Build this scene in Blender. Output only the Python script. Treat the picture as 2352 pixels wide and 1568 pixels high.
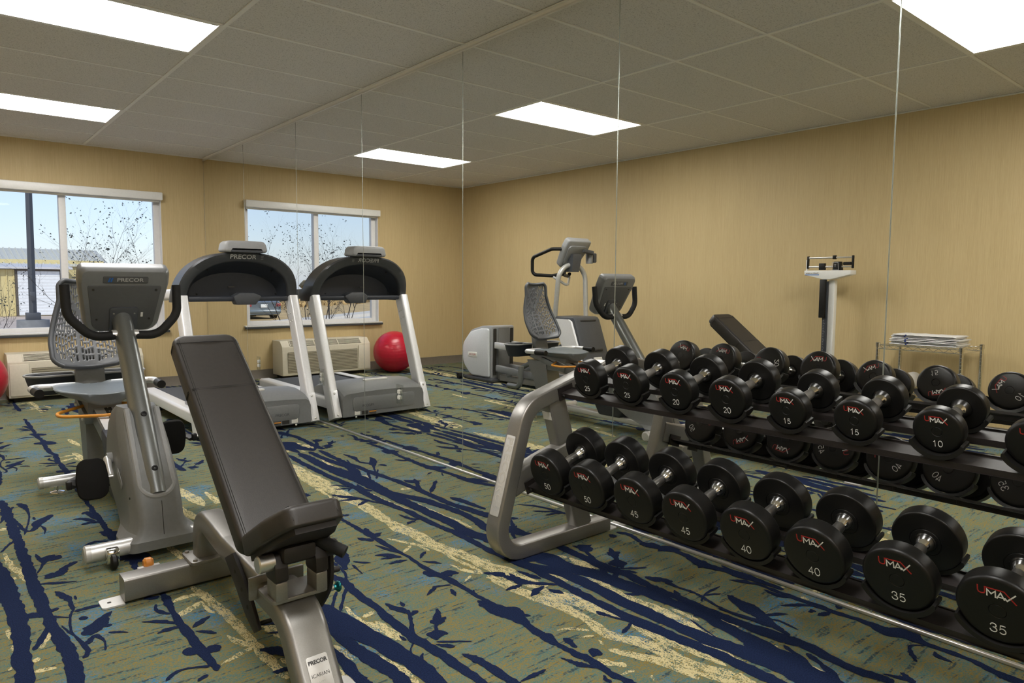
import bpy, bmesh, math, random
from mathutils import Vector as V, Matrix
random.seed(7)
for _o in list(bpy.data.objects): bpy.data.objects.remove(_o)
scene = bpy.context.scene
COL = scene.collection
pi = math.pi

# ------------------------------------------------------------------ camera
CX, CH, YAW, PIT, ROL, FPX = -2.4629, 1.1396, 0.7011, 0.0817, 0.0059, 1604.66
fwd = V((math.sin(YAW)*math.cos(PIT), math.cos(YAW)*math.cos(PIT), -math.sin(PIT)))
rgt = V((math.cos(YAW), -math.sin(YAW), 0)); upv = rgt.cross(fwd)
r2 = math.cos(ROL)*rgt + math.sin(ROL)*upv; u2 = -math.sin(ROL)*rgt + math.cos(ROL)*upv
cam = bpy.data.cameras.new('camera'); camo = bpy.data.objects.new('camera', cam); COL.objects.link(camo)
cam.sensor_width = 36; cam.sensor_fit = 'HORIZONTAL'; cam.lens = FPX/2352*36
cam.clip_start = 0.05; cam.clip_end = 400
camo.matrix_world = Matrix(((r2.x, u2.x, -fwd.x, CX), (r2.y, u2.y, -fwd.y, 0), (r2.z, u2.z, -fwd.z, CH), (0, 0, 0, 1)))
scene.camera = camo

# ------------------------------------------------------------------ sky, sun, exposure
LAMP_E = 25.0
w = bpy.data.worlds.new('sky'); scene.world = w; w.use_nodes = True
nt = w.node_tree; bg = nt.nodes['Background']
sky = nt.nodes.new('ShaderNodeTexSky'); sky.sky_type = 'NISHITA'; sky.sun_disc = False
sky.sun_elevation = math.radians(38); sky.sun_rotation = math.radians(215); sky.air_density = 1.0; sky.dust_density = 0.6; sky.ozone_density = 1.3
mixw = nt.nodes.new('ShaderNodeMixRGB'); mixw.blend_type = 'MIX'; mixw.inputs[0].default_value = 0.5
mixw.inputs[2].default_value = (3.6, 4.15, 6.1, 1)
nt.links.new(sky.outputs[0], mixw.inputs[1]); nt.links.new(mixw.outputs[0], bg.inputs[0])
bg.inputs[1].default_value = 0.17
sun = bpy.data.lights.new('sun', 'SUN'); sun.energy = 2.6; sun.angle = 0.01; sun.color = (1, .93, .82)
suno = bpy.data.objects.new('sun', sun); COL.objects.link(suno)
suno.rotation_euler = (math.radians(52), 0, math.radians(-35))
scene.view_settings.view_transform = 'Standard'; scene.view_settings.look = 'None'
scene.view_settings.exposure = 0.0; scene.view_settings.gamma = 1.0
scene.view_settings.use_curve_mapping = False

# ------------------------------------------------------------------ materials
MATS = {}
def mat(name, col, rough=.5, metal=0., noise=0., nscale=40., bump=0., bscale=200., stretch=(1, 1, 1), coat=0., spec=.5):
    if name in MATS: return MATS[name]
    m = bpy.data.materials.new(name); m.use_nodes = True; t = m.node_tree; p = t.nodes['Principled BSDF']
    p.inputs['Base Color'].default_value = (*col, 1); p.inputs['Roughness'].default_value = rough; p.inputs['Metallic'].default_value = metal
    p.inputs['Specular IOR Level'].default_value = spec
    if coat: p.inputs['Coat Weight'].default_value = coat; p.inputs['Coat Roughness'].default_value = .15
    tc = t.nodes.new('ShaderNodeTexCoord'); mp = t.nodes.new('ShaderNodeMapping'); mp.inputs['Scale'].default_value = stretch
    t.links.new(tc.outputs['Object'], mp.inputs[0])
    n = t.nodes.new('ShaderNodeTexNoise'); n.inputs['Scale'].default_value = nscale; n.inputs['Detail'].default_value = 3
    t.links.new(mp.outputs[0], n.inputs[0])
    r = t.nodes.new('ShaderNodeValToRGB'); k = max(noise, .02)
    r.color_ramp.elements[0].position = .3; r.color_ramp.elements[1].position = .7
    r.color_ramp.elements[0].color = (*[c*(1-k) for c in col], 1); r.color_ramp.elements[1].color = (*[min(1, c*(1+k)) for c in col], 1)
    t.links.new(n.outputs[0], r.inputs[0]); t.links.new(r.outputs[0], p.inputs['Base Color'])
    if bump:
        n2 = t.nodes.new('ShaderNodeTexNoise'); n2.inputs['Scale'].default_value = bscale; n2.inputs['Detail'].default_value = 2
        t.links.new(mp.outputs[0], n2.inputs[0])
        b = t.nodes.new('ShaderNodeBump'); b.inputs['Strength'].default_value = bump; b.inputs['Distance'].default_value = .002
        t.links.new(n2.outputs[0], b.inputs['Height']); t.links.new(b.outputs[0], p.inputs['Normal'])
    MATS[name] = m; return m

def emis(name, col, s):
    m = bpy.data.materials.new(name); m.use_nodes = True; t = m.node_tree; t.nodes.clear()
    o = t.nodes.new('ShaderNodeOutputMaterial'); e = t.nodes.new('ShaderNodeEmission'); e.inputs[0].default_value = (*col, 1); e.inputs[1].default_value = s
    t.links.new(e.outputs[0], o.inputs[0]); return m

M_frame = mat('silver_paint', (.27, .26, .245), .38, .7, .05, 300, .05, 900)
M_frame2 = mat('bike_silver_paint', (.24, .25, .25), .34, .7, .04, 200)
M_plas = mat('grey_plastic', (.19, .195, .198), .45, 0, .04, 60, .05, 700)
M_plas_l = mat('light_grey_plastic', (.31, .315, .32), .4, 0, .03, 60, .04, 700)
M_plas_d = mat('dark_grey_plastic', (.06, .064, .072), .45, 0, .06, 60, .08, 500)
M_navyplas = mat('charcoal_plastic', (.022, .026, .036), .5, 0, .06, 60, .08, 500)
M_black = mat('black_rubber', (.006, .0056, .0052), .5, 0, .08, 30, .06, 500, spec=.35)
M_urethane = mat('black_urethane', (.0048, .0046, .0044), .40, 0, .1, 20, .05, 300, spec=.32)
M_urethane_in = mat('black_urethane_inner', (.014, .0125, .012), .33, 0, .1, 20)
M_rail = mat('black_powder_coat', (.014, .0105, .0098), .55, .0, .1, 200, .12, 900)
M_foam = mat('black_foam', (.007, .007, .0075), .75, 0, .1, 60, .25, 400)
M_chrome = mat('chrome', (.78, .78, .77), .12, 1)
M_steel = mat('brushed_steel', (.66, .645, .62), .34, 1, .12, 60, 0, 0, (4, 60, 60))
M_knurl = mat('knurled_steel', (.33, .32, .30), .42, 1, .1, 300, .5, 1600)
M_alu = mat('satin_aluminium', (.72, .72, .72), .35, .55, .03, 80)
M_aluw = mat('pale_aluminium', (.78, .78, .79), .38, .25, .03, 80)
M_vinyl = mat('black_upholstery', (.021, .0175, .0145), .46, 0, .1, 80, .16, 420)
M_stitch = mat('dark_thread', (.012, .011, .010), .7, 0, .1, 300)
M_seat = mat('grey_seat_vinyl', (.13, .15, .165), .42, 0, .05, 60, .08, 500)
M_orange = mat('orange_vinyl', (.62, .26, .03), .4, 0, .05, 60)
M_amber = mat('amber_roller', (.60, .22, .03), .35, 0, .05, 60)
M_teal = mat('teal_anodized', (.02, .20, .22), .25, .8, .05, 60)
M_white = mat('white_paint', (.80, .80, .78), .35, 0, .02, 60)
M_whitetext = mat('white_print', (.66, .66, .645), .5, 0, .02, 60)
M_redtext = mat('red_print', (.31, .012, .010), .5, 0, .02, 60)
M_greytext = mat('grey_print', (.42, .42, .42), .5, 0, .02, 60)
M_darktext = mat('dark_print', (.05, .05, .05), .5, 0, .02, 60)
M_palegrey = mat('placard_silver', (.58, .57, .55), .4, .3, .03, 100)
M_placardtext = mat('placard_print', (.50, .475, .43), .5, 0, .02, 60)
M_bluetext = mat('blue_print', (.02, .12, .42), .5, 0, .02, 60)
M_navytext = mat('navy_print', (.03, .05, .20), .5, 0, .02, 60)
M_label = mat('paper_label', (.70, .69, .64), .6, 0, .03, 60)
M_cream = mat('cream_plastic', (.64, .59, .47), .5, 0, .03, 60, .04, 500)
M_slot = mat('dark_slot', (.03, .027, .022), .8, 0, .1, 60)
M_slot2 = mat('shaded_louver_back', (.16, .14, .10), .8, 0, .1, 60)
M_ball = mat('red_rubber', (.47, .011, .032), .3, 0, .06, 30)
M_belt = mat('treadmill_belt', (.055, .06, .068), .7, 0, .1, 200, .2, 900)
M_towel = mat('white_terry', (.82, .82, .82), .95, 0, .04, 120, .9, 900)
M_base = mat('baseboard_vinyl', (.17, .145, .115), .5, 0, .05, 40)
M_winframe = mat('window_frame_white', (.74, .73, .72), .45, 0, .02, 40)
M_sill = mat('window_sill_stone', (.70, .70, .69), .3, 0, .05, 90)
M_silldark = mat('sill_edge', (.05, .055, .06), .35, 0, .05, 90)
M_tbar = mat('ceiling_bar_white', (.82, .82, .815), .5, 0, .02, 60)
M_clear = None

def wallpaper():
    m = bpy.data.materials.new('tan_wallpaper'); m.use_nodes = True; t = m.node_tree; p = t.nodes['Principled BSDF']
    p.inputs['Roughness'].default_value = .55; p.inputs['Specular IOR Level'].default_value = .3
    tc = t.nodes.new('ShaderNodeTexCoord')
    def nz(sc, d):
        mp = t.nodes.new('ShaderNodeMapping'); mp.inputs['Scale'].default_value = sc; t.links.new(tc.outputs['Object'], mp.inputs[0])
        n = t.nodes.new('ShaderNodeTexNoise'); n.inputs['Scale'].default_value = 1; n.inputs['Detail'].default_value = d
        t.links.new(mp.outputs[0], n.inputs[0]); return n
    a = nz((240, 240, 3.2), 3); b = nz((520, 520, 16), 1); c = nz((6, 6, .4), 1)
    def ma(op, x, y):
        q = t.nodes.new('ShaderNodeMath'); q.operation = op
        for i, k in enumerate((x, y)):
            if isinstance(k, float): q.inputs[i].default_value = k
            else: t.links.new(k, q.inputs[i])
        return q.outputs[0]
    s = ma('ADD', ma('MULTIPLY', a.outputs[0], .55), ma('ADD', ma('MULTIPLY', b.outputs[0], .3), ma('MULTIPLY', c.outputs[0], .15)))
    r = t.nodes.new('ShaderNodeValToRGB'); e = r.color_ramp.elements
    e[0].position = .34; e[0].color = (.495, .378, .193, 1); e[1].position = .66; e[1].color = (.60, .473, .258, 1)
    t.links.new(s, r.inputs[0]); t.links.new(r.outputs[0], p.inputs['Base Color'])
    bp = t.nodes.new('ShaderNodeBump'); bp.inputs['Strength'].default_value = .15; bp.inputs['Distance'].default_value = .001
    t.links.new(s, bp.inputs['Height']); t.links.new(bp.outputs[0], p.inputs['Normal'])
    return m
M_wall = wallpaper()

def ceilmat():
    m = bpy.data.materials.new('mineral_fibre_tile'); m.use_nodes = True; t = m.node_tree; p = t.nodes['Principled BSDF']
    p.inputs['Roughness'].default_value = .9; p.inputs['Specular IOR Level'].default_value = .1
    tc = t.nodes.new('ShaderNodeTexCoord')
    n = t.nodes.new('ShaderNodeTexNoise'); n.inputs['Scale'].default_value = 120; n.inputs['Detail'].default_value = 4; n.inputs['Roughness'].default_value = .7
    t.links.new(tc.outputs['Object'], n.inputs[0])
    r = t.nodes.new('ShaderNodeValToRGB'); e = r.color_ramp.elements
    e[0].position = .36; e[0].color = (.44, .435, .435, 1); e[1].position = .46; e[1].color = (.71, .70, .70, 1)
    t.links.new(n.outputs[0], r.inputs[0]); t.links.new(r.outputs[0], p.inputs['Base Color'])
    b = t.nodes.new('ShaderNodeBump'); b.inputs['Strength'].default_value = .5; b.inputs['Distance'].default_value = .002
    t.links.new(n.outputs[0], b.inputs['Height']); t.links.new(b.outputs[0], p.inputs['Normal'])
    return m
M_tile = ceilmat()

def carpetmat(kind):
    m = bpy.data.materials.new('carpet_'+kind); m.use_nodes = True; t = m.node_tree; p = t.nodes['Principled BSDF']
    p.inputs['Roughness'].default_value = .95; p.inputs['Specular IOR Level'].default_value = .08
    tc = t.nodes.new('ShaderNodeTexCoord')
    def nz(sc, d, ro=.5, off=(0, 0, 0)):
        mp = t.nodes.new('ShaderNodeMapping'); mp.inputs['Scale'].default_value = sc; mp.inputs['Location'].default_value = off
        t.links.new(tc.outputs['Object'], mp.inputs[0])
        n = t.nodes.new('ShaderNodeTexNoise'); n.inputs['Scale'].default_value = 1; n.inputs['Detail'].default_value = d; n.inputs['Roughness'].default_value = ro
        t.links.new(mp.outputs[0], n.inputs[0]); return n.outputs[0]
    def ramp(src, a, ca, b, cb):
        r = t.nodes.new('ShaderNodeValToRGB'); e = r.color_ramp.elements
        e[0].position = a; e[0].color = (*ca, 1); e[1].position = b; e[1].color = (*cb, 1); t.links.new(src, r.inputs[0]); return r.outputs[0]
    def mix(f, a, b):
        q = t.nodes.new('ShaderNodeMixRGB'); t.links.new(f, q.inputs[0])
        for i, k in ((1, a), (2, b)):
            if isinstance(k, tuple): q.inputs[i].default_value = (*k, 1)
            else: t.links.new(k, q.inputs[i])
        return q.outputs[0]
    W = (1, 1, 1); K = (0, 0, 0)
    tuft = nz((260, 260, 1), 2)
    olive = (.28, .20, .047); teal = (.078, .182, .182); navy = (.013, .026, .085); cream = (.66, .57, .31); blue = (.035, .22, .46)
    if kind in ('base', 'cream'):
        f1 = ramp(nz((9, 34, 1), 5, .75), .42, K, .58, W)
        f2 = ramp(nz((120, 140, 1), 3, .8, (3, 1, 0)), .45, K, .55, W)
        q = t.nodes.new('ShaderNodeMixRGB'); q.inputs[0].default_value = .62; t.links.new(f1, q.inputs[1]); t.links.new(f2, q.inputs[2])
        base = mix(q.outputs[0], olive, teal)
        f3 = ramp(nz((3.2, 3.0, 1), 2, .6, (5, 2, 0)), .55, K, .64, W)
        f4 = ramp(nz((70, 130, 1), 3, .8), .47, K, .60, W)
        q2 = t.nodes.new('ShaderNodeMath'); q2.operation = 'MULTIPLY'; t.links.new(f3, q2.inputs[0]); t.links.new(f4, q2.inputs[1])
        c = mix(q2.outputs[0], base, blue)
        # thin dark dashes running across the room
        f5 = ramp(nz((6, 46, 1), 2, .5, (1, 7, 0)), .58, K, .63, (.85, .85, .85))
        f6 = ramp(nz((90, 90, 1), 2, .5), .40, K, .55, W)
        q3 = t.nodes.new('ShaderNodeMath'); q3.operation = 'MULTIPLY'; t.links.new(f5, q3.inputs[0]); t.links.new(f6, q3.inputs[1])
        c = mix(q3.outputs[0], c, (.025, .06, .085))
        if kind == 'cream':
            hq = t.nodes.new('ShaderNodeMixRGB'); hq.inputs[0].default_value = .5; t.links.new(nz((50, 20, 1), 4, .75, (2, 2, 0)), hq.inputs[1]); t.links.new(nz((170, 190, 1), 2, .7, (6, 2, 0)), hq.inputs[2])
            f = ramp(hq.outputs[0], .468, K, .50, W)
            c = mix(f, c, cream)
    else:
        c = mix(ramp(tuft, .35, K, .65, W), (.0085, .015, .046), (.014, .025, .072))
    sh = ramp(tuft, .3, (.78, .78, .78), .7, (1.0, 1.0, 1.0))
    q4 = t.nodes.new('ShaderNodeMixRGB'); q4.blend_type = 'MULTIPLY'; q4.inputs[0].default_value = 1; t.links.new(c, q4.inputs[1]); t.links.new(sh, q4.inputs[2])
    t.links.new(q4.outputs[0], p.inputs['Base Color'])
    b = t.nodes.new('ShaderNodeBump'); b.inputs['Strength'].default_value = .5; b.inputs['Distance'].default_value = .004
    t.links.new(tuft, b.inputs['Height']); t.links.new(b.outputs[0], p.inputs['Normal'])
    return m
M_cbase, M_cnavy, M_ccream = carpetmat('base'), carpetmat('navy'), carpetmat('cream')

def mirrormat():
    m = bpy.data.materials.new('silvered_mirror'); m.use_nodes = True; p = m.node_tree.nodes['Principled BSDF']
    p.inputs['Base Color'].default_value = (.89, .893, .865, 1); p.inputs['Metallic'].default_value = 1; p.inputs['Roughness'].default_value = 0.0
    return m
M_mirror = mirrormat()

def glassmat(name, tint, gl):
    m = bpy.data.materials.new(name); m.use_nodes = True; t = m.node_tree; t.nodes.clear()
    o = t.nodes.new('ShaderNodeOutputMaterial'); tr = t.nodes.new('ShaderNodeBsdfTransparent'); tr.inputs[0].default_value = (*tint, 1)
    g = t.nodes.new('ShaderNodeBsdfGlossy'); g.inputs['Roughness'].default_value = .01
    lw = t.nodes.new('ShaderNodeLayerWeight'); lw.inputs[0].default_value = .5; pw = t.nodes.new('ShaderNodeMath'); pw.operation = 'POWER'; pw.inputs[1].default_value = 4
    f = t.nodes.new('ShaderNodeMath'); f.operation = 'MULTIPLY_ADD'; f.inputs[1].default_value = gl; f.inputs[2].default_value = .002; x = t.nodes.new('ShaderNodeMixShader')
    t.links.new(lw.outputs['Facing'], pw.inputs[0]); t.links.new(pw.outputs[0], f.inputs[0]); t.links.new(f.outputs[0], x.inputs[0]); t.links.new(tr.outputs[0], x.inputs[1]); t.links.new(g.outputs[0], x.inputs[2]); t.links.new(x.outputs[0], o.inputs[0])
    return m
M_glass = glassmat('window_glass', (.97, .985, .985), .06)
M_clear = glassmat('clear_acrylic', (.95, .96, .95), .5)

# ------------------------------------------------------------------ mesh builder
def fillet(pts, rad, seg=6, closed=False):
    """round the corners of a 2D/3D polyline"""
    P = [V(p) if len(p) == 3 else V((p[0], p[1], 0)) for p in pts]; n = len(P); out = []
    for i in range(n):
        r = rad[i] if isinstance(rad, (list, tuple)) else rad
        if (not closed and i in (0, n-1)) or r <= 0: out.append(P[i]); continue
        a, b, c = P[i-1], P[i], P[(i+1) % n]
        u = (a-b); v = (c-b); lu, lv = u.length, v.length
        if lu < 1e-9 or lv < 1e-9: continue
        u /= lu; v /= lv; ang = u.angle(v)
        if ang > 3.12: out.append(b); continue
        d = min(r/math.tan(ang/2), lu*.49, lv*.49); rr = d*math.tan(ang/2)
        ctr = b+(u+v).normalized()*(rr/math.sin(ang/2)); s0 = b+u*d-ctr; s1 = b+v*d-ctr; tot = s0.angle(s1)
        ax = s0.cross(s1)
        if ax.length < 1e-12: out.append(b); continue
        ax.normalize()
        for k in range(seg+1): out.append(ctr+Matrix.Rotation(tot*k/seg, 3, ax) @ s0)
    if len(pts[0]) == 2: return [(p.x, p.y) for p in out]
    return out

def smooth(pts, n=8):
    """catmull-rom through 3D points"""
    P = [V(p) for p in pts]; out = []
    for i in range(len(P)-1):
        a, b, c, d = P[max(i-1, 0)], P[i], P[i+1], P[min(i+2, len(P)-1)]
        for k in range(n):
            t = k/n; out.append(.5*((2*b)+(c-a)*t+(2*a-5*b+4*c-d)*t*t+(3*b-a-3*c+d)*t**3))
    out.append(P[-1]); return out

class MB:
    def __init__(s): s.v = []; s.f = []
    def add(s, vs, fs):
        n = len(s.v); s.v += [V(v) for v in vs]; s.f += [tuple(i+n for i in f) for f in fs]; return s
    def frombm(s, b):
        b.verts.index_update(); s.add([v.co.copy() for v in b.verts], [[v.index for v in f.verts] for f in b.faces]); b.free(); return s
    def box(s, c, d, rot=None, bev=0., seg=2):
        b = bmesh.new(); bmesh.ops.create_cube(b, size=1)
        for v in b.verts: v.co = V((v.co.x*d[0], v.co.y*d[1], v.co.z*d[2]))
        if bev > 0: bmesh.ops.bevel(b, geom=list(b.edges), offset=bev, segments=seg, profile=.5, affect='EDGES')
        R = (rot.to_matrix() if hasattr(rot, 'to_matrix') else rot) if rot is not None else Matrix.Identity(3)
        for v in b.verts: v.co = R @ v.co+V(c)
        return s.frombm(b)
    def cyl(s, p0, p1, r0, r1=None, n=16, caps=True):
        r1 = r0 if r1 is None else r1; return s.tube([p0, p1], [r0, r1], n, caps)
    def tube(s, pts, r, n=10, caps=True, flat=1., upref=None):
        P = [V(p) for p in pts]; m = len(P); T = []
        for i in range(m):
            t = P[min(i+1, m-1)]-P[max(i-1, 0)]; T.append(t.normalized())
        a = V(upref) if upref is not None else (V((0, 0, 1)) if abs(T[0].z) < .9 else V((1, 0, 0)))
        nrm = (a-T[0]*a.dot(T[0])).normalized(); vs = []; fs = []
        for i in range(m):
            if i:
                if upref is not None: nrm = (V(upref)-T[i]*V(upref).dot(T[i])).normalized()
                else:
                    ax = T[i-1].cross(T[i])
                    if ax.length > 1e-9: nrm = Matrix.Rotation(T[i-1].angle(T[i]), 3, ax.normalized()) @ nrm
            bi = T[i].cross(nrm); rr = r[i] if isinstance(r, (list, tuple)) else r
            for k in range(n):
                q = 2*pi*k/n; vs.append(P[i]+nrm*(math.cos(q)*rr)+bi*(math.sin(q)*rr*flat))
        for i in range(m-1):
            for k in range(n):
                k2 = (k+1) % n; fs.append((i*n+k, i*n+k2, (i+1)*n+k2, (i+1)*n+k))
        if caps: fs.append(tuple(range(n-1, -1, -1))); fs.append(tuple((m-1)*n+k for k in range(n)))
        return s.add(vs, fs)
    def lathe(s, prof, p0=(0, 0, 0), axis=(0, 0, 1), n=32):
        """prof: list of (radius, height along axis)"""
        ax = V(axis).normalized(); a = V((0, 0, 1)) if abs(ax.z) < .9 else V((1, 0, 0))
        u = (a-ax*a.dot(ax)).normalized(); v = ax.cross(u); p0 = V(p0); vs = []; fs = []; idx = []
        for r, h in prof:
            if r < 1e-6: idx.append([len(vs)]); vs.append(p0+ax*h)
            else:
                idx.append(list(range(len(vs), len(vs)+n)))
                for k in range(n): q = 2*pi*k/n; vs.append(p0+ax*h+u*(math.cos(q)*r)+v*(math.sin(q)*r))
        for A, B in zip(idx, idx[1:]):
            if len(A) == 1 and len(B) == 1: continue
            for k in range(n):
                k2 = (k+1) % n
                if len(A) == 1: fs.append((A[0], B[k2], B[k]))
                elif len(B) == 1: fs.append((A[k], A[k2], B[0]))
                else: fs.append((A[k], A[k2], B[k2], B[k]))
        return s.add(vs, fs)
    def prism(s, poly, o, u, v, w, d0, d1, bev=0., seg=2):
        """polygon (a,b) -> o+a*u+b*v extruded along w from d0 to d1"""
        o, u, v, w = V(o), V(u), V(v), V(w); n = len(poly)
        b = bmesh.new(); A = [b.verts.new(o+u*p[0]+v*p[1]+w*d0) for p in poly]; B = [b.verts.new(o+u*p[0]+v*p[1]+w*d1) for p in poly]
        c0 = b.faces.new(A[::-1]); c1 = b.faces.new(B)
        for k in range(n): b.faces.new((A[k], A[(k+1) % n], B[(k+1) % n], B[k]))
        bmesh.ops.recalc_face_normals(b, faces=list(b.faces))
        if bev > 0:
            bmesh.ops.bevel(b, geom=list(set(list(c0.edges)+list(c1.edges))), offset=bev, segments=seg, profile=.5, affect='EDGES', clamp_overlap=True)
        return s.frombm(b)
    def sweep(s, pts, bino, wd, ht, rc=.006, closed=False, seg=2):
        """rounded-rectangle tube: width wd along bino, ht in the plane of the path"""
        P = [V(p) for p in pts]; m = len(P); bn = V(bino).normalized()
        sec = fillet([(-wd/2, -ht/2), (wd/2, -ht/2), (wd/2, ht/2), (-wd/2, ht/2)], rc, seg, True); k = len(sec); vs = []; fs = []
        for i in range(m):
            if closed: t = (P[(i+1) % m]-P[i-1]).normalized()
            else: t = (P[min(i+1, m-1)]-P[max(i-1, 0)]).normalized()
            nn = t.cross(bn).normalized(); sc = 1.
            if 0 < i < m-1 or closed:
                t1 = (P[i]-P[i-1]).normalized(); c = max(.4, t1.dot(t)); sc = 1/c
            for a, b in sec: vs.append(P[i]+bn*a+nn*(b*sc))
        for i in range(m if closed else m-1):
            j = (i+1) % m
            for q in range(k): fs.append((i*k+q, i*k+(q+1) % k, j*k+(q+1) % k, j*k+q))
        if not closed: fs.append(tuple(range(k-1, -1, -1))); fs.append(tuple((m-1)*k+q for q in range(k)))
        return s.add(vs, fs)
    def loft(s, rings, caps=True, closed=True):
        n = len(rings[0]); assert all(len(r) == n for r in rings), [len(r) for r in rings]
        vs = [p for r in rings for p in r]; fs = []
        for i in range(len(rings)-1):
            for k in range(n if closed else n-1):
                k2 = (k+1) % n; fs.append((i*n+k, i*n+k2, (i+1)*n+k2, (i+1)*n+k))
        if caps and closed: fs.append(tuple(range(n-1, -1, -1))); fs.append(tuple((len(rings)-1)*n+k for k in range(n)))
        return s.add(vs, fs)
    def ball(s, c, r, n=16, m=10):
        r = r if isinstance(r, (list, tuple)) else (r, r, r); c = V(c); rings = []
        vs = [c+V((0, 0, -r[2]))]; fs = []
        for i in range(1, m):
            a = -pi/2+pi*i/m
            for k in range(n): vs.append(c+V((r[0]*math.cos(a)*math.cos(2*pi*k/n), r[1]*math.cos(a)*math.sin(2*pi*k/n), r[2]*math.sin(a))))
        vs.append(c+V((0, 0, r[2])))
        for k in range(n): fs.append((0, 1+(k+1) % n, 1+k)); fs.append((len(vs)-1, 1+(m-2)*n+k, 1+(m-2)*n+(k+1) % n))
        for i in range(m-2):
            for k in range(n): fs.append((1+i*n+k, 1+i*n+(k+1) % n, 1+(i+1)*n+(k+1) % n, 1+(i+1)*n+k))
        return s.add(vs, fs)

ORG = {}
def mesh_of(name, mb, m, org=V((0, 0, 0)), ang=35, fixn=True):
    me = bpy.data.meshes.new(name); me.from_pydata([v-org for v in mb.v], [], mb.f)
    if fixn:
        b = bmesh.new(); b.from_mesh(me); bmesh.ops.recalc_face_normals(b, faces=list(b.faces)); b.to_mesh(me); b.free()
    me.materials.append(m); me.shade_smooth(); me.set_sharp_from_angle(angle=math.radians(ang)); me.update(); return me
def link(name, me, parent=None):
    o = bpy.data.objects.new(name, me); COL.objects.link(o)
    if parent is not None: o.parent = parent; ORG[o.name] = ORG[parent.name]
    else: ORG[o.name] = V((0, 0, 0))
    return o
def P(name, mb, m, parent=None, label=None, ang=35, fixn=True):
    org = ORG[parent.name] if parent is not None else V((0, 0, 0))
    o = link(name, mesh_of(name, mb, m, org, ang, fixn), parent)
    if label: o['label'] = label
    return o
def thing(name, label, cat, loc, group=None, world=True, rot=(0, 0, 0)):
    o = bpy.data.objects.new(name, None); COL.objects.link(o); o.location = loc; o.rotation_euler = rot; o.empty_display_size = .1
    o['label'] = label; o['category'] = cat
    if group: o['group'] = group
    ORG[o.name] = V(loc) if world else V((0, 0, 0)); return o
def struct(name, mb=None, m=None, loc=(0, 0, 0)):
    if mb is None:
        o = bpy.data.objects.new(name, None); COL.objects.link(o); o.location = loc; ORG[o.name] = V(loc)
    else: o = P(name, mb, m)
    o['kind'] = 'structure'; return o
def text_mb(body, size, o, u, v, depth=.0006, bold=0., align='CENTER', sx=1.):
    c = bpy.data.curves.new('lettering', 'FONT'); c.body = body; c.size = size; c.align_x = align; c.align_y = 'CENTER'; c.resolution_u = 3
    c.extrude = depth/2; c.offset = bold
    ob = bpy.data.objects.new('lettering', c); COL.objects.link(ob); bpy.context.view_layer.update()
    me = bpy.data.meshes.new_from_object(ob); mb = MB(); o, u, v = V(o), V(u).normalized(), V(v).normalized(); w_ = u.cross(v)
    mb.add([o+u*(q.co.x*sx)+v*q.co.y+w_*(q.co.z+depth/2) for q in me.vertices], [list(p.vertices) for p in me.polygons])
    bpy.data.objects.remove(ob); bpy.data.curves.remove(c); bpy.data.meshes.remove(me); return mb
def stroke(mb, pts, wd, o, u, v, depth=.0006):
    """flat lettering stroke with mitred joints"""
    o, u, v = V(o), V(u).normalized(), V(v).normalized(); w_ = u.cross(v); n = len(pts); Lp = []; Rp = []
    for i in range(n):
        a = V((*pts[max(i-1, 0)], 0)); b = V((*pts[i], 0)); c = V((*pts[min(i+1, n-1)], 0))
        d1 = (b-a).normalized() if i else (c-b).normalized(); d2 = (c-b).normalized() if i < n-1 else d1
        n1 = V((-d1.y, d1.x, 0)); n2 = V((-d2.y, d2.x, 0)); mm = (n1+n2).normalized(); k = min(2.2, 1/max(.2, mm.dot(n1)))
        Lp.append(b+mm*(wd/2*k)); Rp.append(b-mm*(wd/2*k))
    f = lambda p, h: o+u*p.x+v*p.y+w_*h
    vs = [f(p, depth) for p in Lp]+[f(p, depth) for p in Rp]+[f(p, 0) for p in Lp]+[f(p, 0) for p in Rp]; fs = []
    for i in range(n-1):
        fs += [(i, n+i, n+i+1, i+1), (2*n+i, i, i+1, 2*n+i+1), (n+i, 3*n+i, 3*n+i+1, n+i+1)]
    fs += [(0, 2*n, 3*n, n), (n-1, 2*n-1, 4*n-1, 3*n-1)]
    return mb.add(vs, fs)
DIG = {'0': [[(.3+.27*math.cos(a*pi/12), .5+.47*math.sin(a*pi/12)) for a in range(-1, 25)]],
       '1': [[(.10, .74), (.22, .80), (.31, .97), (.31, 0)]],
       '2': [[(.05, .68)]+[(.3+.24*math.cos(a*pi/10), .70+.26*math.sin(a*pi/10)) for a in range(10, -3, -1)]+[(.40, .44), (.12, .20), (.05, .045), (.56, .045)]],
       '3': [[(.06, .72)]+[(.29+.22*math.cos(a*pi/10), .745+.21*math.sin(a*pi/10)) for a in range(10, -5, -1)]+[(.24, .535)], [(.24, .535)]+[(.29+.26*math.cos(a*pi/10), .285+.245*math.sin(a*pi/10)) for a in range(5, -11, -1)]],
       '4': [[(.42, 0), (.42, .94), (.03, .27), (.58, .27)]],
       '5': [[(.52, .925), (.15, .925), (.085, .46)]+[(.29+.255*math.cos(a*pi/10), .325+.285*math.sin(a*pi/10)) for a in range(7, -9, -1)]]}
def number_mb(txt, h, o, u, v, wd=.085):
    m = MB(); o = V(o); u = V(u); v = V(v); x = -.36*len(txt)*h
    for c in txt:
        for L in DIG[c]: stroke(m, [(a*h*1.02, b*h-.5*h) for a, b in L], wd*h, o+u*(x+.06*h), u, v)
        x += .72*h
    return m
X, Y, Z = V((1, 0, 0)), V((0, 1, 0)), V((0, 0, 1))
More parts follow.
